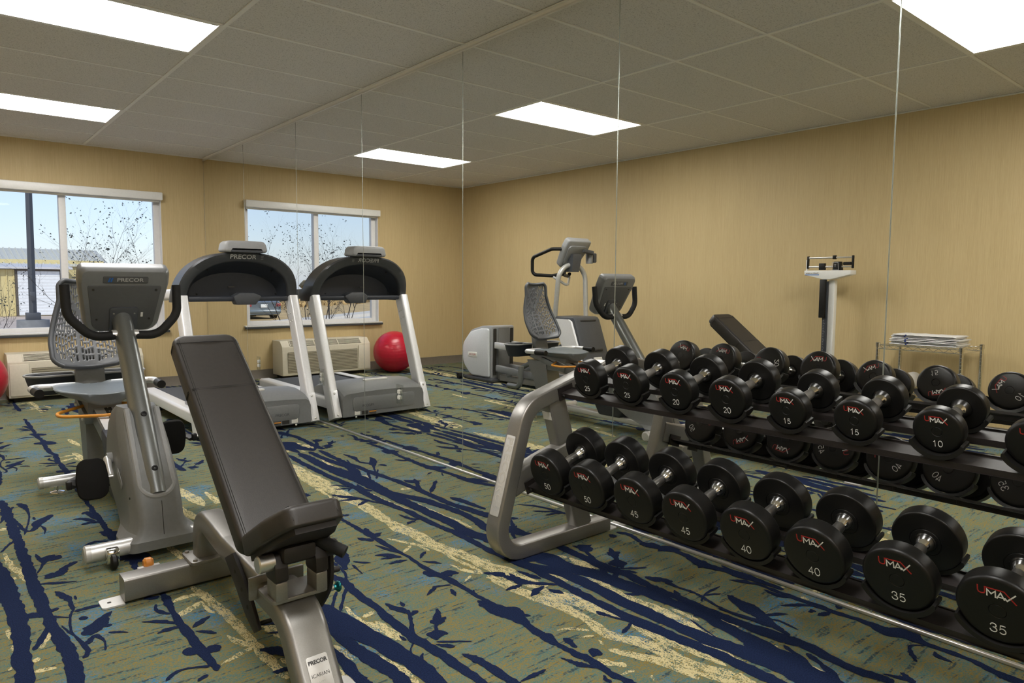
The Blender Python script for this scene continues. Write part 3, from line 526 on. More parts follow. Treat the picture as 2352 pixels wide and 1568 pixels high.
# ------------------------------------------------------------------ outdoors
GZ = -.65
M_asph = mat('asphalt', (.30, .28, .27), .9, 0, .12, 3, .2, 60)
M_gravel = mat('pale_gravel_lot', (.50, .42, .36), .95, 0, .12, 2, .2, 40)
M_grass = mat('dry_grass', (.50, .36, .17), .95, 0, .25, 1.5, .6, 30, (1, 1, 1))
M_conc = mat('pale_concrete', (.62, .58, .52), .9, 0, .06, 8, .1, 60)
struct('parking_lot', MB().box((-5, 17.5, GZ-.05), (70, 18, .1)), M_asph)
struct('gravel_lot', MB().box((24, 58, GZ-.06), (60, 63, .1)), M_gravel)
struct('dry_field', MB().prism([(-10.6, 31.7), (-19.6, 39.4), (-70, 82.5), (-70, 140), (40, 140), (40, 90), (-6, 90), (-6, 27.8)], (0, 0, GZ), X, Y, Z, -.05, .06), M_grass)
struct('kerb', MB().prism([(-6, 27.7), (-19.6, 39.3), (-70, 82.4), (-70.6, 81.2), (-20.3, 38.3), (-6, 26.1)], (0, 0, GZ), X, Y, Z, -.05, .12), M_conc)

# warehouse
M_metal = mat('yellow_metal_siding', (.62, .53, .27), .6, .1, .05, 8)
M_roof = mat('pale_metal_roof', (.60, .60, .52), .5, .2, .05, 6)
M_roof2 = mat('silver_lean_to_roof', (.62, .62, .63), .5, .3, .06, 6)
M_door = mat('white_roll_door', (.74, .77, .80), .5, .1, .05, 10)
wh = thing('warehouse', 'yellow metal warehouse with white roll-up door and pale ribbed roof', 'building', (0, 46, GZ))
m = MB(); m.box((-3.17, 46, GZ+1.2), (13.6, 4, 2.4)); 
for i in range(46): m.box((-9.9+i*.3, 43.98, GZ+1.22), (.05, .05, 2.36))
P('wall', m, M_metal, wh)
m = MB(); m.prism([(43.6, 1.78), (47.2, 2.06), (47.2, 2.14), (43.6, 1.88)], (0, 0, 0), Y, Z, X, -10.1, 3.75)
P('lean_to_roof', m, M_roof2, wh)
m = MB(); m.box((-2.2, 51, GZ+1.5), (16, 8, 3.0))
P('rear_wall', m, M_metal, wh)
m = MB(); m.prism([(46.8, 2.0), (51, 3.0), (55.4, 2.0), (55.4, 2.08), (51, 3.1), (46.8, 2.1)], (0, 0, 0), Y, Z, X, -10.4, 6.1)
for i in range(55): m.prism([(46.8, 2.1), (51, 3.1), (51, 3.15), (46.8, 2.15)], (0, 0, 0), Y, Z, X, -10.4+i*.3, -10.34+i*.3)
P('roof', m, M_roof, wh)
m = MB()
for i in range(14): m.prism(fillet([(-.09, -.02), (.09, -.02), (.09, .03), (-.09, .03)], .02, 2, True), (2.27, 43.94, GZ+.12+i*.165), Z, -Y, X, -.92, .92)
P('roll_up_door', m, M_door, wh)
m = MB(); m.box((1.29, 43.92, GZ+1.17), (.09, .06, 2.34)); m.box((3.25, 43.92, GZ+1.17), (.09, .06, 2.34)); m.box((2.27, 43.92, GZ+2.37), (2.05, .06, .09))
P('door_frame', m, mat('dark_door_trim', (.10, .085, .07), .6), wh)
sb = thing('shed', 'small low shed with a dark opening beyond the warehouse', 'building', (10.6, 64, GZ))
P('wall', MB().box((9.6, 66, GZ+1.3), (4.6, 3, 2.6)), M_metal, sb); P('roof', MB().prism([(64, 2.0), (68, 2.3), (68, 2.42), (64, 2.12)], (0, 0, 0), Y, Z, X, 7.1, 12.2), M_roof, sb)
P('opening', MB().box((8.4, 64.47, GZ+.9), (1.7, .06, 1.8)), M_slot, sb)
# lamp post
lp = thing('lamp_post', 'tall dark square lamp post on a round concrete footing in the parking lot', 'lamp post', (.33, 28, GZ))
M_pole = mat('dark_bronze_paint', (.075, .08, .09), .5, .3, .05, 5)
P('pole', MB().tube([(.34, 28, GZ+.6), (.42, 28, 7.6)], [.11, .085], 4), M_pole, lp)
P('base_cover', MB().box((.34, 28, GZ+.63), (.40, .40, .26), bev=.02), M_pole, lp)
P('footing', MB().cyl((.34, 28, GZ), (.34, 28, GZ+.52), .48, .46, 24), mat('footing_concrete', (.20, .21, .22), .9, 0, .1, 6), lp)
m = MB().box((.42, 27.5, 7.55), (.35, .9, .14), bev=.02); P('lamp_head', m, M_pole, lp)
P('access_cover', MB().box((.34, 27.83, GZ+1.3), (.14, .05, .3), bev=.01), M_pole, lp)

# saplings: branching stems with sparse leaves
M_bark = mat('dark_bark', (.06, .05, .042), .9, 0, .2, 20)
M_leaf = mat('dark_winter_leaf', (.055, .065, .06), .7, 0, .3, 15)
def sapling(x, y, hgt, spread, seed, label, nst=5, nleaf=420):
    rnd = random.Random(seed); t = thing('sapling', label, 'tree', (x, y, GZ), 'leafless saplings outside the window'); m = MB(); lf = MB(); tips = []
    def grow(p, d, ln, r, lev):
        pts = [p]; rr = [r]; n = 4
        for i in range(n):
            d = (d+V((rnd.uniform(-.16, .16), rnd.uniform(-.16, .16), .05 if lev else .10))).normalized(); p = p+d*(ln/n); pts.append(p); rr.append(r*(1-.6*(i+1)/n))
            if lev < 3 and i >= (1 if lev == 0 else 0):
                for _ in range((2 if i > 1 else 1) if lev < 2 else 1):
                    a = rnd.uniform(0, 6.28); s = V((math.cos(a), math.sin(a), 0))
                    grow(p, (d*.75+s*rnd.uniform(.35, .7)).normalized(), ln*rnd.uniform(.4, .6), rr[-1]*.6, lev+1)
            if lev >= 2: tips.append((p, d))
        m.tube(pts, rr, 5 if lev < 2 else 4, False)
    for i in range(nst):
        a = 6.28*i/nst+rnd.uniform(-.4, .4); s = V((math.cos(a), math.sin(a), 0))
        grow(V((x, y, GZ))+s*.05, (V((0, 0, 1))+s*spread*rnd.uniform(.4, 1.1)).normalized(), hgt*rnd.uniform(.62, .85), .015, 0)
    P('stem', m, M_bark, t, fixn=False)
    tips = [q for q in tips if q[0].z > GZ+hgt*.25]; rnd.shuffle(tips)
    for p, d in tips[:nleaf//2]:
        for _ in range(rnd.randint(2, 5)):
            a = rnd.uniform(0, 6.28); u = V((math.cos(a), math.sin(a), rnd.uniform(-1.2, .1))).normalized(); v = u.cross(V((rnd.uniform(-1, 1), rnd.uniform(-1, 1), rnd.uniform(-.3, 1)))).normalized(); s = rnd.uniform(.015, .034)
            w_ = u.cross(v)*(.25*s); q = p+V((rnd.gauss(0, .035), rnd.gauss(0, .035), rnd.gauss(0, .035)))
            lf.add([q, q+u*s*.5+v*s*.42, q+u*s*1.3, q+u*s*.5-v*s*.42, q+u*s*.6+w_], [(0, 1, 4), (1, 2, 4), (2, 3, 4), (3, 0, 4)])
    f = P('foliage', lf, M_leaf, t, fixn=False); f['kind'] = 'stuff'
sapling(-.16, 12.6, 2.2, .40, 11, 'sparse sapling seen through the right window pane above the exercise bike console', 4)
sapling(-1.95, 14.8, 1.5, .36, 5, 'low sapling in front of the yellow warehouse at the left edge of the window', 3, 150)
sapling(-2.95, 12.3, 2.3, .55, 23, 'bare sapling reflected left of the mullion in the mirror', 4)
sapling(-4.6, 14.6, 2.4, .5, 31, 'bare sapling reflected right of the mullion in the mirror', 4, 260)
# far tree line and brush
M_brush = mat('dry_brush', (.20, .16, .09), .95, 0, .4, 3)
M_pine = mat('distant_evergreen', (.10, .12, .08), .95, 0, .4, 1)
rnd = random.Random(4)
for i in range(9):
    bx, by = -16-i*6.5+rnd.uniform(-1, 1), 62+i*4.2+rnd.uniform(-2, 2)
    o = thing('distant_tree', 'small hazy tree far across the dry field, '+['nearest the parked car', 'second from the car', 'third from the car', 'fourth from the car', 'fifth from the car', 'sixth from the car', 'seventh from the car', 'eighth from the car', 'farthest away at the end of the row'][i], 'tree', (bx, by, GZ), 'trees on the far side of the field')
    hh = rnd.uniform(2.4, 4.6) if i % 3 else 5.2; m = MB()
    for q in range(9): m.ball((bx+rnd.uniform(-1.2, 1.2), by+rnd.uniform(-1, 1), GZ+hh*rnd.uniform(.4, .8)), (rnd.uniform(.7, 1.3), rnd.uniform(.7, 1.2), rnd.uniform(.5, 1.0)), 9, 6)
    m.v = [v+V((rnd.uniform(-.16, .16), rnd.uniform(-.16, .16), rnd.uniform(-.16, .16))) for v in m.v]
    P('crown', m, M_pine if i % 3 == 0 else M_brush, o, fixn=False); P('trunk', MB().cyl((bx, by, GZ), (bx, by, GZ+hh*.6), .14, .08, 7), M_bark, o)
m = MB()
for i in range(2600):
    x = rnd.uniform(-60, -14); y = 36+(-x-9)*.85+rnd.uniform(3, 20); a = rnd.uniform(0, 6.28); h = rnd.uniform(.15, .5); dx, dy = math.cos(a)*.12, math.sin(a)*.12
    m.add([(x-dx, y-dy, GZ+.05), (x+dx, y+dy, GZ+.05), (x+dx*1.8, y+dy*1.8, GZ+h), (x-dx*1.6, y-dy*1.6, GZ+h*.9)], [(0, 1, 2, 3)])
g = P('dry_grass_tufts', m, M_grass, None, fixn=False); g['label'] = 'tufts of tall dry grass covering the field outside'; g['category'] = 'grass'; g['kind'] = 'stuff'

# parked car (rear towards the window)
M_car = mat('blue_grey_car_paint', (.16, .19, .21), .25, .5, .03, 10, coat=.6)
M_cglass = mat('car_glass', (.03, .04, .05), .1, 0, .02, 10)
cx, cy = -9.93, 35.2
car = thing('car', 'blue-grey sedan parked outside, reflected in the mirror beside the treadmill', 'car', (cx, cy, GZ))
prof = [(-2.2, .28, .78), (-2.27, .55, .84), (-2.22, .82, .84), (-2.05, .95, .82), (-1.55, .99, .80), (0, .98, .86), (1.3, .92, .84), (2.1, .72, .78), (2.3, .5, .72), (2.2, .25, .68)]
def carring(yy, zt, hw, zb=.24): return [V((cx+a*hw, cy+yy, GZ+z)) for a, z in ((-1, zb+.1), (-.92, zb), (.92, zb), (1, zb+.1), (1.02, (zb+zt)/2), (.97, zt-.08), (.88, zt), (-.88, zt), (-.97, zt-.08), (-1.02, (zb+zt)/2))]
P('body', MB().loft([carring(-2.24, .80, .76, .36), carring(-2.26, .86, .82, .3), carring(-2.1, .94, .86), carring(-1.5, .98, .88), carring(0, .97, .9), carring(1.2, .93, .89), carring(2.0, .80, .84), carring(2.25, .62, .74, .3)]), M_car, car, ang=40)
def gring(yy, zt, zw, hw): return [V((cx+a*hw, cy+yy, GZ+z)) for a, z in ((-1, zw), (1, zw), (.80, zt), (-.80, zt))]
P('cabin', MB().loft([gring(-1.75, .97, .93, .80), gring(-1.05, 1.38, .93, .84), gring(-.2, 1.45, .93, .85), gring(.4, 1.38, .93, .85), gring(1.15, .95, .92, .82)]), M_cglass, car, ang=30)
P('car_roof', MB().loft([gring(-1.12, 1.42, 1.385, .70), gring(-.2, 1.475, 1.44, .71), gring(.4, 1.41, 1.37, .70)]), M_car, car)
for sx in (-1, 1):
    for yy in (-1.35, 1.4):
        wl = P('wheel', MB().lathe([(0, -.09), (.2, -.09), (.30, -.1), (.33, -.07), (.33, .07), (.30, .1), (.2, .09), (0, .09)], (cx+sx*.80, cy+yy, GZ+.33), X, 20), M_black, car)
        P('hub_cap', MB().lathe([(0, .105), (.19, .1), (.2, .085)], (cx+sx*.80, cy+yy, GZ+.33), X*sx, 16), M_alu, wl)
    P('tail_light', MB().box((cx+sx*.70, cy-2.2, GZ+.74), (.26, .12, .16), bev=.03), mat('tail_light_red', (.30, .05, .05), .2), car)
P('license_plate', MB().box((cx, cy-2.275, GZ+.70), (.32, .02, .16), bev=.005), M_white, car)
P('bumper', MB().box((cx, cy-2.2, GZ+.43), (1.66, .22, .2), bev=.06, seg=3), M_car, car)
# ------------------------------------------------------------------ dumbbell rack
rack = thing('dumbbell_rack', 'two-tier dumbbell rack with curved silver end frames standing against the mirror', 'dumbbell rack', (-.4, 1.0, 0))
TL, TU = math.radians(17), math.radians(14)
RY0, RY1 = -.15, 2.12
def end_frame(y0, s, lettered):
    """rounded silver side frame; s=+1 spreads away from the rack towards +y"""
    yc = y0+s*.038
    path = fillet([(-.07, 0, .034), (-.748, 0, .034), (-.575, 0, .632), (-.10, 0, .768)], [0, .105, .13, 0], 8)
    m = MB().sweep([V((p.x, yc, p.z)) for p in path], Y, .078, .064, .008, seg=3)
    f = P('end_frame', m, M_frame, rack, ang=50)
    m = MB()
    m.sweep([V((-.418, yc, .675)), V((-.232, yc, .06))], Y, .062, .10, .012, seg=3)
    P('rear_post', m, M_frame, rack, ang=50)
    P('lower_arm', MB().sweep([V((-.655, yc-s*.004, .318)), V((-.50, yc-s*.004, .372)), V((-.325, yc-s*.004, .415))], Y, .066, .10, .012, seg=3), M_frame, rack, ang=50)
    P('foot_tab', MB().prism(fillet([(-.09, -.035), (-.015, -.035), (-.015, .035), (-.09, .035)], .012, 4, True), (0, yc, 0), X, Y, Z, 0, .006), M_palegrey, rack)
    if lettered:
        a = V((-.704, 0, .185)); b = V((-.612, 0, .505)); up = (b-a).normalized(); nrm = V((-up.z, 0, up.x)); ctr = (a+b)/2+nrm*.0335
        # centre line of the upright, moved to its outer face
        a0 = V((-.748, 0, .034)); b0 = V((-.575, 0, .632)); up = (b0-a0).normalized(); nrm = V((-up.z, 0, up.x)); ctr = a0.lerp(b0, .535)+nrm*.0321+V((0, yc, 0))
        pl = P('name_placard', MB().prism(fillet([(-.165, -.027), (.165, -.027), (.165, .027), (-.165, .027)], .006, 3, True), ctr, up, -Y, nrm, 0, .002, .0006), M_palegrey, rack)
        P('lettering', text_mb('PRECOR', .05, ctr+up*.045+nrm*.0021, -up, -Y, .0006, .001, sx=1.22), M_placardtext, pl)
        m = MB(); stroke(m, [(.012, .012), (-.006, .012), (-.012, 0), (-.006, -.012), (.012, -.012)], .004, ctr-up*.092+nrm*.0021, -up, -Y); stroke(m, [(-.016, .012), (-.024, .018), (-.024, .006), (-.016, .012)], .003, ctr-up*.092+nrm*.0021, -up, -Y)
        P('emblem', m, M_placardtext, pl)
        P('small_lettering', text_mb('ICARIAN\nLINE', .011, ctr-up*.135+nrm*.0021, -Y, up, .0006), M_greytext, pl)
        # paper label on the rear post
        q = V((-.418, yc, .675)).lerp(V((-.232, yc, .06)), .13); d = V((.186, 0, -.615)).normalized(); nn = V((-d.z, 0, d.x))
        if nn.x > 0: nn = -nn
        lb = P('paper_label', MB().box((0, 0, 0), (.001, .052, .036), rot=Matrix.Rotation(-math.atan2(.186, .615), 3, 'Y')), M_label, rack)
        lb.data.transform(Matrix.Translation(q+nn*.0508))
        P('lettering', text_mb('PRECOR | LINE', .0085, q+nn*.0517+V((0, .0, .003)), -Y, -d, .0004), M_darktext, lb)
end_frame(2.12, 1, True); end_frame(RY0, -1, False)
def rail(p0, tl, name):
    """trough rail running along y: tilted bed, front lip, small bolts under it"""
    u = V((math.cos(tl), 0, math.sin(tl))); n = V((-math.sin(tl), 0, math.cos(tl))); p0 = V(p0)
    m = MB(); m.prism([(-.036, -.016), (-.032, -.016), (-.032, .002), (.034, .002), (.034, .007), (.038, .007), (.038, -.002), (-.028, -.002), (-.028, -.016)], p0, u, n, Y, RY0, RY1)
    for k in range(10): m.cyl(p0+Y*(RY0+.12+k*.22)-n*.001+u*.01, p0+Y*(RY0+.12+k*.22)-n*.016+u*.01, .008, .007, 8)
    for y in (RY0+.004, RY1-.004): m.prism([(-.042, -.03), (.042, -.03), (.042, .024), (-.042, .024)], p0+Y*y, u, n, Y, -.003, .003)
    P(name, m, M_rail, rack)
    P('rail_bolt', MB().lathe([(0, .006), (.006, .006), (.009, .003), (.009, 0)], p0+Y*(RY1-.03)-n*.007-u*.0365, -u, 10), M_black, rack)
RAD = {50: .0875, 45: .0875, 40: .0875, 35: .0875, 25: .0715, 20: .0715, 15: .063, 10: .063}
HT = {50: .069, 45: .063, 40: .057, 35: .050, 25: .057, 20: .050, 15: .049, 10: .039}
GRIP = .140
# axis mid points of the two rows
ML, MU = V((-.5075, 0, .438)), V((-.312, 0, .790))
uL = V((math.cos(TL), 0, math.sin(TL))); nL = V((-math.sin(TL), 0, math.cos(TL)))
uU = V((math.cos(TU), 0, math.sin(TU))); nU = V((-math.sin(TU), 0, math.cos(TU)))
for sgn in (-1, 1):
    rail(ML+uL*(sgn*(GRIP/2+.013))-nL*(.0875+.015), TL, 'lower_rail'); rail(MU+uU*(sgn*(GRIP/2+.016))-nU*(.0715+.015), TU, 'upper_rail')
m = MB()
for y in (.35, 1.55):
    m.box(MU-nU*.095+Y*y, (.2, .05, .008), rot=Matrix.Rotation(-TU, 3, 'Y')); m.box(ML-nL*.111+Y*y, (.2, .05, .008), rot=Matrix.Rotation(-TL, 3, 'Y'))
P('cross_brace', m, M_rail, rack)

lowy = [(50, 1.956), (50, 1.741), (45, 1.523), (45, 1.313), (40, 1.098), (40, .890), (35, .675), (35, .459)]
upy = [(25, 1.941), (25, 1.731), (20, 1.511), (20, 1.303), (15, 1.091), (15, .883), (10, .671), (10, .458)]
def saddle(c, u, n, r):
    m = MB(); rings = []
    for i in range(25):
        a = math.radians(-66+132*i/24); k = math.sin(a)*Y-math.cos(a)*n; e = .004 if i in (0, 24) else 0
        rings.append([c+k*(r+.0012)-u*.025, c+k*(r+.0012)+u*.018, c+k*(r+.0125-e)+u*.020, c+k*(r+.0125-e)-u*.026])
    m.loft(rings)
    P('saddle', m, M_black, rack, ang=50)
for sgn in (-1, 1):
    for wt, y in lowy: saddle(ML+uL*(sgn*(GRIP/2+.030))+Y*y+nL*(RAD[wt]-.0875), uL, nL, RAD[wt])
    for wt, y in upy: saddle(MU+uU*(sgn*(GRIP/2+.027))+Y*y+nU*(RAD[wt]-.0715), uU, nU, RAD[wt])

# ------------------------------------------------------------------ dumbbells (local x = handle axis, -x towards the room)
DC = {}
def logo(R, o, u, v):
    """red U whose bar runs on into one stroke of the X; white M A and the other stroke"""
    s = R*.86; o = V(o); red, wh = MB(), MB(); f = lambda a: [(x*s-.5*s, y*s) for x, y in a]
    stroke(red, f([(.0, .205), (.0, .02), (.025, -.04), (.095, -.06), (.165, -.04), (.19, .02), (.19, .185), (.69, .185), (1.0, -.165)]), .036*s, o, u, v)
    stroke(wh, f([(.245, -.105), (.245, .13), (.355, -.0), (.465, .13), (.465, -.105)]), .038*s, o, u, v)
    stroke(wh, f([(.50, -.105), (.60, .12), (.70, -.105)]), .038*s, o, u, v); stroke(wh, f([(.545, -.045), (.655, -.045)]), .032*s, o, u, v)
    stroke(wh, f([(.70, -.02), (.765, -.105), (.985, .17)]), .038*s, o, u, v)
    return red, wh
def dmeshes(wt):
    if wt in DC: return DC[wt]
    R, h = RAD[wt], HT[wt]; e = .011; d = {}
    # head: outer face at x=-h, inner face at x=0 (placed at -GRIP/2)
    pr = [(0, -h), (R*.185, -h), (R*.20, -h+.0012), (R*.215, -h), (R*.80, -h), (R-e, -h+.0004)]
    pr += [(R-e+e*math.sin(a*pi/12), -h+.0004+e*(1-math.cos(a*pi/12))) for a in range(1, 7)]
    pr += [(R, -e*.5)]+[(R-e*.5+e*.5*math.cos(a*pi/8), -e*.5+e*.5*math.sin(a*pi/8)) for a in range(1, 5)]
    pr += [(R*.46, 0), (R*.45, -.0015), (R*.43, -.0015), (R*.42, 0), (.028, 0), (.028, -.004), (0, -.004)]
    d['head'] = mesh_of('head', MB().lathe(pr, (0, 0, 0), X, 56), M_urethane, ang=32)
    o = V((-h-.0001, 0, 0)); u, v = -Y, Z
    red, wh = logo(R, o+Z*R*.50, u, v); d['red'] = mesh_of('emblem_red', red, M_redtext, fixn=False); d['white'] = mesh_of('emblem_white', wh, M_whitetext, fixn=False)
    d['num'] = mesh_of('weight_number', number_mb(str(wt), R*.285, o-Z*R*.54, u, v), M_whitetext, fixn=False)
    g = GRIP/2
    hp = [(0, -g+.014), (.0145, -g+.014), (.0150, -g+.03), (.0165, -.02), (.0168, 0), (.0165, .02), (.0150, g-.03), (.0145, g-.014), (0, g-.014)]
    d['handle'] = mesh_of('handle', MB().lathe(hp, (0, 0, 0), X, 24), M_steel if wt >= 35 else M_knurl)
    d['collar'] = mesh_of('collar', MB().lathe([(.0150, -g+.030), (.0165, -g+.026), (.0275, -g+.003), (.0275, -g-.003)], (0, 0, 0), X, 28), M_chrome)
    DC[wt] = d; return d
def dumbbell(wt, y, low, backrot, label, group):
    d = dmeshes(wt); c = (ML if low else MU)+Y*y; n = nL if low else nU
    c = c+n*((RAD[wt]-.0875) if low else (RAD[wt]-.0715)); tl = TL if low else TU
    r = thing('dumbbell', label, 'dumbbell', c, group, world=False, rot=(0, -tl, 0))
    # settle smaller heads into their saddles
    link('handle', d['handle'], r)
    for s in (-1, 1):
        hd = link('head', d['head'], r); hd.location = (s*GRIP/2, 0, 0)
        if s < 0: hd.rotation_euler = (math.radians(random.uniform(-2, 2)), 0, 0)
        else: hd.rotation_euler = (math.radians(backrot), 0, pi)
        if s > 0: hd.rotation_euler = Matrix.Rotation(math.radians(backrot), 3, 'X').to_4x4().to_3x3().__matmul__(Matrix.Rotation(pi, 3, 'Z')).to_euler()
        for k in ('red', 'white', 'num'): link(d[k].name.split('.')[0], d[k], hd)
        cl = link('collar', d['collar'], r)
        if s > 0: cl.rotation_euler = (0, 0, pi)
ORD = ['first', 'second']
# rotation of the rear faces as the mirror shows them
lowrot = {0: 50, 1: 160, 2: 190, 3: 70, 4: -50, 5: 40, 6: 60, 7: 30}
uprot = {0: 20, 1: 10, 2: -100, 3: 0, 4: -20, 5: 165, 6: -60, 7: -30}
for tier, rows, rot in ((True, lowy, lowrot), (False, upy, uprot)):
    tn = 'lower' if tier else 'upper'; pair = ['farthest along the rack', 'second along the rack', 'third along the rack', 'nearest the camera']
    for i, (wt, y) in enumerate(rows):
        lab = f'{["left", "right"][i % 2]} one of two black {wt} pound dumbbells on the {tn} tier, {pair[i//2]}'
        dumbbell(wt, y, tier, rot[i], lab, f'{wt} pound dumbbells on the rack')
# ------------------------------------------------------------------ incline bench
bench = thing('weight_bench', 'adjustable black padded incline bench with silver frame and tall backrest', 'weight bench', (-1.67, 2.4, 0))
bx = -1.672
def rrect_pad(half, ln, th, r, bev): return None
def padloft(o, du, dv, dn, outline, th, e=.012, seg=4):
    """cushion: outline polygon (a along du, b along dv), thickness th along dn, rounded edges"""
    o, du, dv, dn = V(o), V(du), V(dv), V(dn); cx_ = sum(p[0] for p in outline)/len(outline); cy_ = sum(p[1] for p in outline)/len(outline); rings = []
    def ring(ins, h):
        L = []
        n = len(outline)
        for i, p in enumerate(outline):
            a, b = V((*outline[i-1], 0)), V((*outline[(i+1) % n], 0)); t = (b-a).normalized(); nn = V((-t.y, t.x, 0))
            q = V((*p, 0))+nn*ins; L.append(o+du*q.x+dv*q.y+dn*h)
        return L
    for i in range(seg+1):
        a = pi/2*i/seg; rings.append(ring(e*.45*(1-math.sin(a)), e*.45*(1-math.cos(a))))
    for i in range(seg+1):
        a = pi/2*i/seg; rings.append(ring(e*(1-math.cos(a)), th-e*(1-math.sin(a))))
    for k, h in ((.93, .10), (.80, .16), (.5, .19)):
        c_ = o+du*cx_+dv*cy_+dn*th; rings.append([c_+(p-c_)*k+dn*(e*h) for p in ring(e, th)])
    return MB().loft(rings)
# backrest: runs from the seat up to the head end, leaning away from the camera
pb, pt = V((bx, 2.022, .338)), V((bx, 2.742, .905)); du = (pt-pb).normalized(); ln = (pt-pb).length; dn = V((0, -du.z, du.y)); hw = .122
back = fillet([(0, -hw), (ln, -hw*.94), (ln, hw*.94), (0, hw)], [.035, .045, .045, .035], 6, True)
bk = P('backrest', padloft(pb, du, X, dn, back, .060, .016), M_vinyl, bench, ang=50)
def seam(a):  # welt wrapping over the pad
    k = hw*(1-.06*a/ln)+.0012; pts = [pb+du*a+X*(-k)+dn*.012, pb+du*a+X*(-k)+dn*.046, pb+du*(a+.0)+X*(-k+.014)+dn*.0606, pb+du*a+dn*.0632, pb+du*a+X*(k-.014)+dn*.0606, pb+du*a+X*k+dn*.046, pb+du*a+X*k+dn*.012]
    return pts
m = MB()
for a in (.632, .638, .868): m.tube(seam(a), .0017 if a != .868 else .0011, 6)
for s in (-1, 1):
    for off in (.0, .006): m.tube([pb+du*(.03)+X*(s*(hw-.016-off))+dn*.0612, pb+du*(ln*.5)+X*(s*(hw*.97-.016-off))+dn*.0614, pb+du*(ln-.03)+X*(s*(hw*.94-.016-off))+dn*.0612], .0011, 5)
P('stitching', m, M_stitch, bk)
P('back_board', MB().prism(fillet([(0.02, -hw+.012), (ln-.02, -hw*.94+.012), (ln-.02, hw*.94-.012), (.02, hw-.012)], .03, 4, True), pb, du, X, dn, -.012, .002), M_slot, bench)
# tapered seat, nose tipped up towards the camera
sb, sf = V((bx, 1.985, .352)), V((bx, 1.745, .495)); su = (sf-sb).normalized(); sl = (sf-sb).length; sn = V((0, su.z, -su.y))
if sn.z < 0: sn = -sn
seat_o = fillet([(-.01, -.122), (sl*.55, -.112), (sl, -.078), (sl, .078), (sl*.55, .112), (-.01, .122)], [.03, .12, .035, .035, .12, .03], 6, True)
st = P('seat', padloft(sb, su, X, sn, seat_o, .062, .016), M_vinyl, bench, ang=50)
m = MB()
for s in (-1, 1): m.tube([sb+su*.02+X*(s*.104)+sn*.063, sb+su*(sl*.55)+X*(s*.093)+sn*.0635, sb+su*(sl-.012)+X*(s*.064)+sn*.062, sb+su*(sl-.001)+X*(s*.064)+sn*.02], .0011, 5)
P('stitching', m, M_stitch, st)
P('seat_plate', MB().prism([(.0, -.10), (sl*.6, -.09), (sl-.02, -.06), (sl-.02, .06), (sl*.6, .09), (.0, .10)], sb, su, X, sn, -.016, .001), M_rail, bench)
# stabiliser, arch, beam, front leg
P('stabilizer', MB().sweep([V((-1.965, 2.745, .05)), V((-1.28, 2.745, .05))], Y, .085, .082, .008, seg=3), M_frame, bench, ang=50)
for x, s in ((-1.965, -1), (-1.28, 1)):
    P('foot_tab', MB().prism(fillet([(-.001, -.042), (.07, -.042), (.07, .042), (-.001, .042)], [0, .014, .014, 0], 4, True), (x, 2.745, 0), X*s, Y, Z, .001, .007), M_palegrey, bench)
    P('tab_hole', MB().cyl((x+s*.042, 2.745, .0072), (x+s*.042, 2.745, .0078), .007, None, 12), M_slot, bench)
m = MB(); fx = fillet([(-.075, -.07), (.075, -.07), (.075, .07), (-.075, .07)], .016, 4, True)
m.prism(fx, (bx, 2.745, 0), X, Y, Z, .0905, .104, .002)
for s in (-1, 1):
    for t in (-1, 1): m.lathe([(0, .008), (.007, .007), (.009, 0)], (bx+s*.058, 2.745+t*.054, .104), Z, 10)
P('mounting_flange', m, M_frame, bench)
arch = fillet([(bx, 2.75, .10), (bx, 2.735, .262), (bx, 2.45, .222), (bx, 1.98, .196)], [0, .09, .1, 0], 8)
P('main_beam', MB().sweep(arch, X, .085, .078, .014, seg=3), M_frame, bench, ang=50)
leg = fillet([(bx, 2.10, .205), (bx, 1.885, .192), (bx, 1.60, -.20)], [0, .14, 0], 10)
P('front_leg', MB().sweep([p for p in leg if p.z > .0] + [V((bx, 1.7465, .001))], X, .125, .074, .02, seg=4), M_frame, bench, ang=50)
P('front_foot', MB().prism(fillet([(-.10, -.04), (.10, -.04), (.10, .05), (-.10, .05)], .02, 4, True), (bx, 1.745, 0), X, Y, Z, 0, .008), M_palegrey, bench)
# placard on the leg
la, lb = V((bx, 1.885, .192)), V((bx, 1.60, -.20)); ld = (lb-la).normalized(); lnm = V((0, ld.z, -ld.y))
pc = la.lerp(lb, .372)+lnm*.0372
pl = P('name_placard', MB().prism(fillet([(-.031, -.048), (.031, -.048), (.031, .048), (-.031, .048)], .006, 4, True), pc, X, -ld, lnm, 0, .0016, .0005), M_palegrey, bench)
P('lettering', text_mb('PRECOR', .0145, pc-ld*.031+lnm*.0017, X, -ld, .0005, .0007), M_darktext, pl)
P('series_lettering', text_mb('ICARIAN', .0135, pc+ld*.004+lnm*.0017, X, -ld, .0005), M_darktext, pl)
P('small_lettering', text_mb('L I N E', .006, pc+ld*.022+lnm*.0017, X, -ld, .0005), M_greytext, pl)
